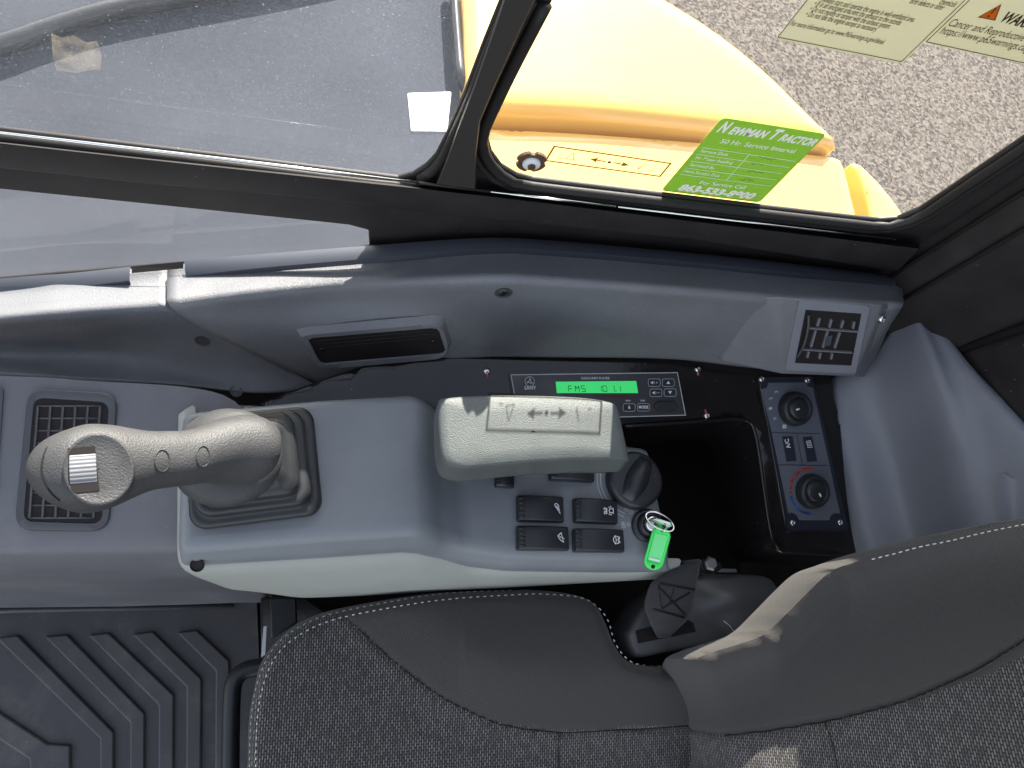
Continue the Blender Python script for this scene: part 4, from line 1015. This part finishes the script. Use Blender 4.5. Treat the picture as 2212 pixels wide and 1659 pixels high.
rocker([(1195,995),(1284,1000),(1287,1036),(1195,1034)], 'black rocker switch mostly hidden under the armrest', lambda L: None)
rocker([(1075,1012),(1112,1014),(1114,1050),(1075,1048)], 'small dark switch end peeking out below the front of the armrest', lambda L: None)

# throttle dial
dc = SP.p(1365,1040, .0); dl = thing('throttle_dial', dc, 'large round black throttle dial with a raised finger bar, behind the armrest', 'dial')
M().disc(dc, SN, [(.0285,0),(.0290,.002),(.0285,.010),(.0265,.013),(.0240,.0135),(.001,.0135)], 48).build('dial_body', G['switch'], dl, smooth='angle')
A_, B_ = SP.p(1395,985,.0135), SP.p(1352,1078,.0135); d = (B_-A_).normalized(); A_ = dc+SN*.0135-d*.024; B_ = dc+SN*.0135+d*.024; s_ = SN.cross(d)
bars = []
for i in range(15):
    t = i/14; c = A_.lerp(B_, t); w_ = .0045+.0035*math.sin(math.pi*t); h_ = .0095*math.sin(math.pi*min(1,max(0,t)))**.5+.0003
    bars.append([c-s_*w_*1.5, c-s_*w_+SN*h_*.7, c-s_*w_*.4+SN*h_, c+s_*w_*.4+SN*h_, c+s_*w_+SN*h_*.7, c+s_*w_*1.5])
M().grid(bars).build('finger_bar', G['switch'], dl)
ar = M()
for r_ in (.0340, .0375):
    ring(ar, dc+SN*.0004, r_, .0006, n=SN, ex=Vector((1,0,0)), a0=168, a1=252, seg=24)
text(ar, 'MIN', SP.p(1331,1072,.0004), SP.p(1349,1086,.0004), SN, h=.0036, bold=.01); ar.build('scale_print', G['grey_print'], dl, smooth=False)
# ignition
ic_ = SP.p(1397,1136, 0); ig = thing('ignition_switch', ic_, 'round key ignition switch with OFF, ON and START marks', 'ignition switch')
M().disc(ic_, SN, [(.0165,0),(.0168,.003),(.0155,.0048),(.0130,.0052),(.0122,.0040),(.0115,.006),(.0112,.010),(.0098,.0112),(.0090,.0112),(.0088,.009),(.001,.009)], 48).build('bezel', G['switch'], ig, smooth='angle')
kc = ic_+SN*.009
M().disc(kc, SN, [(.0078,0),(.0078,.006),(.0070,.0072),(.0058,.0074),(.0054,.006),(.0010,.006)], 40).build('lock_barrel', G['chrome'], ig, smooth='angle')
M().slab([kc+SN*.0078+Vector((a, b_, 0)) for a, b_ in ((-.0042,.0006),(.0030,-.0030),(.0040,-.0012),(-.0032,.0024))], .001, SN).build('key_slot', G['void'], ig, smooth=False)
it = M()
text(it, 'START', sw(945,1052,.0004), sw(1012,1049,.0004), SN, h=.0040, bold=.01)
text(it, 'ON', sw(893,1102,.0004), sw(915,1072,.0004), SN, h=.0040, bold=.01); text(it, 'OFF', sw(884,1218,.0004), sw(880,1172,.0004), SN, h=.0040, bold=.01)
for x, y in ((987,1067),(923,1104),(905,1192)): ring(it, sw(x,y,.0004), .0016, .0005, n=SN, ex=Vector((1,0,0)), seg=16)
it.build('marks', G['grey_print'], ig, smooth=False)
# key fob: split ring, key head, tag
kt = thing('key_fob', SP.p(1420,1185), 'bright green plastic key tag hanging on a steel ring from the ignition switch', 'key tag')
TP = plane3(SP.p(1430,1120,.022), SP.p(1445,1140,.020), SP.p(1405,1230,.004))
ka = kc+SN*.008+Vector((.006,-.001,.003))
kh = M().slab(rrect(kc+SN*.016+Vector((.003,0,0)), Vector((.8,-.3,.2)).normalized(), Vector((0,.1,1)).normalized(), .010, .008, .004), .002, Vector((.3,.9,0)).normalized()); kh.build('key_head', G['chrome'], kt, bevel=.0004)
rcn = TP.p(1432,1127,.003); rx = (TP.p(1446,1137,.0)-TP.p(1415,1118,.0)).normalized()
def loop(c, a, b_, ra, rb, r, nm, mt, par, n=40): 
    pts = [c+a*ra*math.cos(2*math.pi*i/n)+b_*rb*math.sin(2*math.pi*i/n) for i in range(n)]
    return M().tube(pts, r, 8, closed=True).build(nm, mt, par)
loop(rcn+Vector((-.004,0,.002)), rx, TP.n.cross(rx).normalized()*.8+TP.n*.3, .0155, .0085, .0009, 'split_ring', G['chrome'], kt)
loop(TP.p(1437,1138,.002), TP.n.cross(rx), TP.n, .006, .004, .0006, 'tag_loop', G['chrome'], kt)
T0, T1 = TP.p(1433,1139,0), TP.p(1408,1231,0); td = (T1-T0).normalized(); ts = TP.n.cross(td); Lh = (T1-T0).length/2; cT = (T0+T1)/2
hwd = .0098
out_ = rrect(cT, td, ts, Lh, hwd, hwd*.93, 8); inn_ = rrect(cT-td*.0005, td, ts, Lh*.66, hwd*.70, .0015, 8)
tg = M().grid([[p-TP.n*.0013 for p in out_], out_, [p.lerp(q_, .25)+TP.n*.0008 for p, q_ in zip(out_, inn_)], [p.lerp(q_, .8)+TP.n*.0008 for p, q_ in zip(out_, inn_)], inn_, [p-TP.n*.0006 for p in inn_]], close_u=True)
tg.poly([p-TP.n*.0006 for p in inn_]); tg.poly([p-TP.n*.0013 for p in out_]); tg.build('tag', G['tag'], kt)
M().slab([p-TP.n*.0002 for p in rrect(cT-td*.0005, td, ts, Lh*.64, hwd*.68, .001, 4)], .0004, TP.n).build('paper_insert', G['tag_paper'], kt, smooth=False)
M().slab(rrect(cT+td*Lh*.52+TP.n*.0006, td, ts, Lh*.045, hwd*.55, .0003, 2), .0005, TP.n).build('glint_bar', G['white'], kt, smooth=False)
for s_2 in (-.86, .84): M().disc(cT+td*Lh*s_2+TP.n*.0008, TP.n, [(.0021,0),(.0021,.0002)], 20).build('hole', G['void'], kt, smooth=False)

# ------------------------------------------------------------------ armrest
am = thing('armrest', Z(1150,940,.60), 'pale grey textured armrest pad standing over the console switches', 'armrest')
ZA = .655
to = [(948,870),(962,858),(1060,852),(1180,853),(1270,858),(1325,868),(1338,880),(1350,930),(1361,985),(1357,993),(1275,993),(1150,999),(1040,1009),(1000,1012),(968,1004),(955,985),(949,940)]
TT = [Z(u, v, ZA) for u, v in to]
cA = sum(TT, Vector())/len(TT)
def sc_(pts, s, dz, dx=0, dy=0): return [Vector((cA.x+(p.x-cA.x)*s+dx, cA.y+(p.y-cA.y)*s+dy, p.z+dz)) for p in pts]
TTs = [TT[i] for i in range(len(TT))]
TTd = cr(TTs, 90, True)
R = [sc_(TTd, .02, .0015), sc_(TTd, .5, .0015), sc_(TTd, .90, .001), sc_(TTd, .965, -.0004), sc_(TTd, .99, -.0025), sc_(TTd, 1.0, -.006), sc_(TTd, 1.0, -.022, 0, -.004), sc_(TTd, .995, -.027, 0, -.005), sc_(TTd, .975, -.032, 0, -.004), sc_(TTd, .93, -.048, 0, -.003), sc_(TTd, .5, -.052), sc_(TTd, .02, -.052)]
M().grid(R, close_u=True).build('pad', G['armrest'], am)
M().box(Vector((cA.x+.0, cA.y+.03, .59)), (.03,0,0), (0,.014,0), (0,0,.035)).build('support', G['black'], am, bevel=.003)

# ================================================================== JOYSTICK
js = thing('joystick', Z(520,1010,.60), 'grey leather grained joystick with a silver thumb wheel, rising from a pleated rubber boot', 'joystick')
# boot
b0 = [Z(420,905,.582), Z(678,882,.582), Z(678,1122,.582), Z(418,1142,.582)]
bc = sum(b0, Vector())/4; bx = (b0[1]-b0[0]).normalized(); by = SN.cross(bx)
hx = (b0[1]-b0[0]).length/2; hy = (b0[0]-b0[3]).length/2*.97
rows = []
prof = [(0,1.04),(.003,1.06),(.007,1.06),(.010,1.03),(.011,.97),(.0108,.90),(.013,.895),(.018,.915),(.0225,.91),(.026,.88),(.0265,.82),(.0265,.76),(.029,.755),(.034,.775),(.0385,.77),(.042,.74),(.043,.66),(.047,.58),(.052,.48),(.057,.38),(.058,.05)]
for zz, s in prof:
    rows.append(rrect(bc+SN*zz+Vector((-.10*zz,0,0)), bx, by, hx*s, hy*s, .0135*min(1,s+.15), 8))
M().grid(rows, close_u=True).build('boot', G['rubber'], js)
# collar
cc_ = Z(487,984,.650); fx = Vector((1,.03,-.10)).normalized(); cn = Vector((-.12,.0,1)).normalized()
t_ = (cc_-CAM).length
rcol = 108/F*(1.25-.650)*1.05
M().disc(cc_-cn*.016, cn, [(rcol*.55,-.006),(rcol*.85,-.001),(rcol*.98,.006),(rcol,.011),(rcol*.97,.016),(rcol*.85,.022),(rcol*.5,.028),(.001,.03)], 48, ex=fx, ax=1.0, ay=.93).build('collar', G['grip'], js)
# grip: elliptical sections along the spine
st_ = [(118,1012,12,.744),(122,1012,36,.748),(130,1013,57,.752),(145,1014,76,.756),(172,1015,90,.759),(205,1010,92,.758),(245,1004,84,.754),(285,999,72,.749),(325,995,62,.744),(365,992,59,.738),(405,989,57,.731),(440,982,58,.724),(475,976,66,.716),(510,973,71,.709),(545,973,69,.704),(572,975,56,.700),(588,977,38,.698),(596,978,5,.697)]
depth = [.006,.014,.020,.024,.026,.025,.023,.0195,.017,.0165,.0175,.0205,.026,.030,.030,.026,.018,.002]
rows = []
for i, (u, v, hp_, z) in enumerate(st_):
    c = Z(u, v, z-depth[i]*.6); a, b_ = st_[max(i-1,0)], st_[min(i+1,len(st_)-1)]
    tdir = (Z(b_[0],b_[1],b_[3])-Z(a[0],a[1],a[3])).normalized()
    side = SN.cross(tdir).normalized(); upn = tdir.cross(side).normalized()
    rw_ = (Z(u, v-hp_, c.z)-Z(u, v+hp_, c.z)).length/2
    rd_ = depth[i]; seg = 40; rr = []
    for k in range(seg):
        a_ = 2*math.pi*k/seg; cs, sn_ = math.cos(a_), math.sin(a_)
        e_ = 2.25; den = (abs(cs)**e_+abs(sn_)**e_)**(1/e_)
        rr.append(c + side*rw_*cs/den*(-1) + upn*rd_*sn_/den)
    rows.append(rr)
cols = [cr([rows[i][k] for i in range(len(rows))], 64) for k in range(len(rows[0]))]
gpm = M().grid([[cols[k][i] for k in range(len(cols))] for i in range(64)], close_u=True)
gp_o = gpm.build('grip', G['grip'], js)
gt_ = bvh(gp_o)
def gh(x, y, off=0):
    p, n = hit(gt_, x*.33086, 799.7+y*.33086, off); return p, n
# oval facing plate round the wheel
tc_, _n = hit(gt_, 205, 1010); no_ = ((CAM-tc_).normalized()*.55+SN*.6+Vector((.06,0,0))).normalized()
OP = Plane(tc_+no_*.0022, no_)
ovp = [OP.p(211+80*math.cos(2*math.pi*k/64)*(1.0 if math.cos(2*math.pi*k/64) > 0 else .96), 1014+80*math.sin(2*math.pi*k/64)) for k in range(64)]
oc_ = sum(ovp, Vector())/64
M().grid([[p-no_*.016+(oc_-p)*-.04 for p in ovp], [p-no_*.004 for p in ovp], [p-no_*.0012+(oc_-p)*.012 for p in ovp], [p+(oc_-p)*.05 for p in ovp], [p+(oc_-p)*.11-no_*.0006 for p in ovp], [p+(oc_-p)*.5 -no_*.0006 for p in ovp], [p+(oc_-p)*.98-no_*.0006 for p in ovp]], close_u=True).build('face_plate', G['grip'], js)
pc_ = OP.o - no_*.0006; lift = Vector()
FPl = Plane(pc_, no_)
def fq(x, y, o=0): return FPl.p(x*.33086, 799.7+y*.33086, o)
sl_ = [fq(440,510,.0004), fq(620,495,.0004), fq(650,785,.0004), fq(468,805,.0004)]
M().slab(sl_, .0006, no_).build('wheel_slot', G['void'], js, smooth=False)
wc0, wc1 = fq(452,655,-.004), fq(640,640,-.004); wax = (wc1-wc0).normalized(); wcc = (wc0+wc1)/2
rad = (fq(455,520)-fq(470,800)).length/2*.96; hw = (wc1-wc0).length/2*.93
wy = no_.cross(wax); rows = []
for s in (-1,-.94,.94,1):
    r_ = []
    for k in range(120):
        a = 2*math.pi*k/120; rr = rad*(1-.035*(1 if (k//2) % 2 else 0))*(1 if abs(s) < .97 else .95)
        r_.append(wcc+wax*hw*s+(wy*math.cos(a)+no_*math.sin(a)*.55)*rr)
    rows.append(r_)
M().grid(rows, close_u=True).poly(rows[0]).poly(rows[-1]).build('thumb_wheel', G['wheel'], js, smooth=False)
for x, y, rx_, ry_ in ((1058,590,50,70), (1325,562,44,66)):
    rg = []
    for k in range(28):
        a = 2*math.pi*k/28; p, n = gh(x+rx_*math.cos(a), y+ry_*math.sin(a), .0004); rg.append(p)
    M().tube(rg, .0004, 6, closed=True).build('button_plug', G['grip'], js)
sm_ = [gh(x, y, .0002)[0] for x, y in ((310,500),(280,580),(275,650),(292,730),(335,800),(390,850))]
M().tube(cr([p for p in sm_ if p], 20), .0005, 6).build('shell_seam', G['void'], js)
M().tube([Z(562,1050,.640), Z(584,1034,.640)], .0055, 12).build('lock_nut', G['steel'], js)

# ================================================================== SEAT
seat = thing('operator_seat', Z(900,1600,.25), 'dark fabric operator seat with white double stitching and dashed weave centre', 'seat')
cush = [(530,2100),(531,1659),(535,1554),(546,1490),(560,1437),(588,1393),(636,1350),(700,1321),(800,1299),(950,1277),(1106,1271),(1170,1270),(1256,1280),(1300,1303),(1324,1345),(1342,1390),(1372,1426),(1431,1441),(1520,1442),(1640,1450),(1700,2100)]
def zc(u, v): 
    return .470 + .012*math.exp(-((u-1150)/260)**2-((v-1420)/130)**2) - .008*math.exp(-((u-1150)/500)**2-((v-1700)/170)**2)
bnd = [(760,1345),(850,1428),(950,1503),(1050,1553),(1106,1570),(1206,1582),(1306,1579),(1430,1572),(1560,1563),(1640,1560)]
def bline(u):
    for (a, b_), (c, d) in zip(bnd, bnd[1:]):
        if a <= u <= c: return b_+(d-b_)*(u-a)/(c-a)
    return 1345+(u-760)*.93 if u < 760 else 1560
def zc2(u, v):
    z = zc(u, v); d = (v-bline(u))*(.75 if u < 1000 else 1)
    k = min(1, max(0, (d+150)/210)); z -= .024*k*k*(3-2*k)
    return z - .0035*math.exp(-(d/5)**2)
cu_o = region('cushion', cush, lambda u, v: Z(u, v, zc2(u, v)), G['weave'], seat, step=9, er=34, drop=.030, skirt=.07)
def uv_flat(p): return (p.x*.985+p.y*.17, p.y*.985-p.x*.17)
uvs(cu_o, lambda p: (p.x, p.y))
cu_o.data.materials.append(G['plain'])
offc = Vector(cu_o['_w'])
def toP(p):
    d = p-CAM; x = d.x*R_.x+d.y*R_.y+d.z*R_.z; y = d.dot(D_); z = d.dot(W_); return 1106+F*x/z, 829.5+F*y/z
# front-side panel of plain cloth is sewn to the woven centre: choose by seam line
seamW = [Z(u, v, .47) for u, v in [(700,1290)]+bnd+[(1800,1560)]]
def side_of_seam(p):
    for a, b_ in zip(seamW, seamW[1:]):
        if a.x <= p.x <= b_.x: return p.y > a.y+(b_.y-a.y)*(p.x-a.x)/(b_.x-a.x)
    return p.x > seamW[-1].x
for pl_ in cu_o.data.polygons:
    c = sum((cu_o.data.vertices[i].co for i in pl_.vertices), Vector())/len(pl_.vertices)+offc
    if side_of_seam(c) or c.z < .435: pl_.material_index = 1
cub = bvh(cu_o)
# seat back
back = [(1521,1424),(1566,1404),(1631,1384),(1681,1364),(1731,1318),(1781,1268),(1831,1224),(1886,1203),(1956,1179),(2056,1154),(2212,1119),(2400,1085),(2640,1060),(2640,1400),(2640,1800),(1600,1800),(1576,1659),(1561,1604),(1541,1544),(1521,1499),(1508,1456)]
bb = [(1480,1592),(1566,1589),(1656,1579),(1806,1554),(1956,1514),(2106,1449),(2212,1384),(2400,1280),(2520,1220)]
def bl2(u):
    for (a, b_), (c, d) in zip(bb, bb[1:]):
        if a <= u <= c: return b_+(d-b_)*(u-a)/(c-a)
    return 1200
def zb_(u, v):
    ve = 1424
    for (a, b_), (c, d_) in zip(back[:13], back[1:13]):
        if a <= u <= c: ve = b_+(d_-b_)*(u-a)/(c-a)
    if u > 2640: ve = 1060
    k = min(1, max(0, (v-ve)/180)); z = .500 + .34*(min(u, 2260)-1520)/1000 + .062*(1-k)**2.6
    d = (v-bl2(u)); return z - .005*math.exp(-(d/6)**2)
ba_o = region('backrest', back, lambda u, v: Z(u, v, zb_(u, v)), G['weave'], seat, step=9, er=42, drop=.045, skirt=.035)
uvs(ba_o, lambda p: ((p.x**2+0)**.5*1.0+p.z*.75, p.y))
ba_o.data.materials.append(G['plain']); offb = Vector(ba_o['_w'])
seamB = [Z(u, v, zb_(u, v)) for u, v in bb]
for pl_ in ba_o.data.polygons:
    c = sum((ba_o.data.vertices[i].co for i in pl_.vertices), Vector())/len(pl_.vertices)+offb
    ins = True
    for a, b_ in zip(seamB, seamB[1:]):
        if a.x <= c.x <= b_.x: ins = c.y > a.y+(b_.y-a.y)*(c.x-a.x)/(b_.x-a.x)
    if ins: pl_.material_index = 1
bab = bvh(ba_o)
def stitches(name, pix, tree, parent, dash=9, gap=5, r=.00055):
    pts = px_outline(pix, 1.5, closed=False); m = M(); acc = 0; cur = []
    for i in range(1, len(pts)):
        a, b_ = pts[i-1], pts[i]; L_ = math.hypot(b_[0]-a[0], b_[1]-a[1]); acc += L_
        if acc < dash: cur.append(b_)
        elif cur:
            P3 = [hit(tree, u, v, .0005)[0] for u, v in (cur[0], cur[len(cur)//2], cur[-1])]
            if all(P3): m.tube(P3, r, 5)
            cur = []
        if acc > dash+gap: acc = 0
    o = m.build(name, G['thread'], parent); return o
s_in = [(553,1658),(556,1560),(566,1495),(582,1445),(610,1402),(655,1367),(715,1341),(800,1321),(950,1297),(1106,1286),(1170,1284),(1250,1291),(1288,1310),(1312,1340),(1326,1385),(1345,1415),(1372,1434),(1420,1440),(1500,1441)]
stitches('stitching', s_in, cub, seat)
s_out = [(540,1658),(543,1560),(553,1492),(570,1440),(597,1394),(642,1358),(703,1331),(800,1309),(950,1284),(1106,1276)]
stitches('stitching', s_out, cub, seat, r=.00035)
stitches('stitching', [(1882,1208),(1930,1196),(1985,1181),(2056,1166),(2130,1148),(2212,1131),(2300,1114)], bab, seat, dash=10, gap=5)
# piping seam between side bolster and woven centre
pp = [hit(cub, u, v, .0002)[0] for u, v in px_outline(bnd[:-1], 10, False)]; M().tube([p for p in pp if p], .0006, 6).build('seam', G['void'], seat)
pp = [hit(bab, u, v, .0002)[0] for u, v in px_outline(bb[1:-1], 10, False)]; M().tube([p for p in pp if p], .0006, 6).build('seam', G['void'], seat)
for line, tr__ in (([(1206,1582),(1208,1700)], cub), ([(1780,1558),(1800,1610),(1815,1700)], bab)):
    pp = [hit(tr__, u, v, .0002)[0] for u, v in px_outline(line, 10, False)]; M().tube([p for p in pp if p], .0005, 6).build('seam', G['void'], seat)
M().box(Vector((.24,-.19,.20)), (.20,0,0), (0,.15,0), (0,0,.16)).build('base', G['void'], seat, bevel=.01)
# hinge cover beside the seat
hg = thing('hinge_cover', Z(1540,1330,.38), 'black moulded plastic hinge cover between the cushion and the backrest', 'cover')
hc = [(1355,1372),(1362,1358),(1400,1300),(1450,1262),(1523,1241),(1582,1238),(1655,1243),(1680,1260),(1710,1322),(1730,1400),(1655,1378),(1594,1383),(1503,1401),(1445,1410),(1386,1421),(1366,1410)]
def zh(u, v): return .452 + .022*math.exp(-((u-1600)/90)**2-((v-1300)/60)**2)
ho_ = region('cover_shell', hc, lambda u, v: Z(u, v, zh(u, v)), mat('satin_black_plastic', (.085,.082,.085), .38, bump=('noise', 900, .0001), var=.1, vscale=30), hg, step=9, er=12, drop=.009, skirt=.05)
hb = bvh(ho_)
sl2 = [hit(hb, u, v, .0006)[0] for u, v in ((1372,1362),(1420,1350),(1482,1337),(1497,1345),(1503,1364),(1440,1377),(1378,1390))]
M().poly([p for p in sl2 if p]).build('belt_slot', G['void'], hg, smooth=False)
gl_ = [hit(hb, u, v, .0005)[0] for u, v in ((1712,1326),(1645,1327),(1641,1333),(1647,1365),(1652,1377))]
M().tube([p for p in gl_ if p], .0014, 6).build('panel_gap', G['void'], hg)
gl_ = [hit(hb, u, v, .0006)[0] for u, v in ((1563,1341),(1575,1350),(1590,1370),(1596,1381))]
M().tube([p for p in gl_ if p], .0005, 6).build('flash_line', G['label_white'], hg)
M().tube([Z(1480,1428,.43), Z(1506,1426,.43)], .007, 12).build('pivot_bolt', G['chrome'], hg)
# belt
blt = thing('seat_belt', Z(1450,1300,.44), 'folded dark seat belt webbing with box stitching, tucked into the hinge cover', 'seat belt')
La = [(1479,1217,.512),(1440,1236,.514),(1410,1257,.513),(1398,1284,.507),(1393,1313,.498),(1402,1340,.485),(1410,1358,.474),(1421,1379,.452)]
Ra = [(1514,1213,.512),(1512,1226,.514),(1508,1248,.514),(1503,1275,.510),(1497,1305,.501),(1489,1333,.488),(1470,1354,.472),(1446,1377,.452)]
Lr = cr([Z(*p) for p in La], 30); Rr = cr([Z(*p) for p in Ra], 30)
wr = [[l.lerp(r, j/12)+Vector((0,0,.004*math.sin(math.pi*j/12))) for j in range(13)] for l, r in zip(Lr, Rr)]
top_roll = [[p+Vector((.001,.003,-.004)) for p in wr[0]], [p+Vector((.0,.002,-.02)) for p in wr[0]]]
wo = M().grid(list(reversed(top_roll))+wr).build('webbing', G['belt'], blt, solid=.0015)
uvs(wo, lambda p: (p.x, p.y*1.2))
wb = bvh(wo); stm = M()
for line in ([(1425,1258),(1500,1272)], [(1410,1313),(1478,1332)], [(1422,1262),(1430,1318)], [(1422,1265),(1478,1325)], [(1490,1278),(1430,1312)], [(1455,1270),(1445,1305)]):
    for d2 in (0, 3):
        pts = [hit(wb, u, v+d2, .0004)[0] for u, v in px_outline(line, 4, False)]; pts = [p for p in pts if p]
        if len(pts) > 2: stm.tube([p+Vector((0,0,random.uniform(-.0003,.0005))) for p in pts], .00045, 5)
stm.build('box_stitching', G['void'], blt)
an = M().slab([Z(u, v, .500) for u, v in ((1500,1218),(1520,1206),(1555,1214),(1562,1226),(1545,1240),(1510,1240))], .006, SN).build('anchor_plate', G['gloss'], blt, bevel=.001)
M().disc(Z(1532,1218,.501), SN, [(.008,0),(.008,.004),(.006,.006),(.001,.006)], 6).build('anchor_bolt', G['steel'], blt, smooth=False)
M().slab([Z(u, v, .47) for u, v in ((1550,1228),(1590,1229),(1592,1236),(1548,1236))], .003, SN).build('bracket', G['steel'], blt, smooth=False)

# ================================================================== FLOOR
fm = thing('floor_mat', (-.25,-.15,0), 'dark rubber floor mat with raised chevron ribs, in front of the seat', 'floor mat')
ZM = .004
mo = [Z(-700,1306,0), Z(555,1302,0), Z(560,1420,0), Z(562,2300,0), Z(-700,2300,0)]
mo = [Vector((p.x, p.y, ZM)) for p in mo]
M().slab(mo, .010, SN).build('mat_sheet', G['mat'], fm, smooth=False)
bars_ = [[(382,1366),(425,1360),(496,1427),(494,2200),(461,2200),(465,1449)], [(285,1370),(330,1363),(436,1466),(430,2200),(399,2200),(402,1484)], [(190,1372),(235,1366),(376,1501),(372,2200),(340,2200),(342,1524)], [(95,1375),(145,1370),(313,1541),(310,2200),(277,2200),(280,1561)], [(-6,1378),(38,1371),(246,1581),(245,2200),(214,2200),(215,1596),(0,1388)], [(-60,1500),(10,1546),(102,1606),(152,1609),(153,2200),(100,2200),(62,1640),(-60,1560)]]
for b_ in bars_:
    M().slab([Z(u, v, .011) for u, v in b_], .008, SN).build('rib', G['mat'], fm, bevel=.0025, seg=2)
M().tube([Z(-200,1330,.012), Z(30,1318,.012), Z(505,1309,.012)], .004, 8).build('edge_bead', G['mat'], fm)
# side step strip and seat mounts
bx_ = thing('floor_channel', Z(570,1340,.0), 'black steel seat mounting channel between the mat and the cushion', 'bracket')
M().slab([Z(u, v, .20) for u, v in ((562,1290),(660,1288),(720,1330),(720,1700),(566,1700))], .2, SN).build('channel', G['gloss'], bx_, bevel=.003)
M().slab([Z(u, v, .215) for u, v in ((583,1292),(640,1290),(642,1345),(585,1380))], .02, SN).build('plate', G['switch'], bx_, bevel=.002)
M().slab([Z(u, v, .205) for u, v in ((569,1354),(576,1352),(573,1414),(564,1420))], .003, SN).build('label_strip', G['label_white'], bx_, smooth=False)
hb_ = M().tube(cr([Z(590,1436,.30), Z(560,1441,.30), Z(525,1450,.30), Z(505,1475,.30), Z(500,1520,.30), Z(498,1600,.30), Z(496,1760,.30)], 40), .0095, 14)
o = hb_.build('seat_slide_handle', G['switch']); tag(o, 'bent black tubular slide handle in front of the seat cushion', 'handle')

for o in bpy.data.objects:
    if '_w' in o: del o['_w']
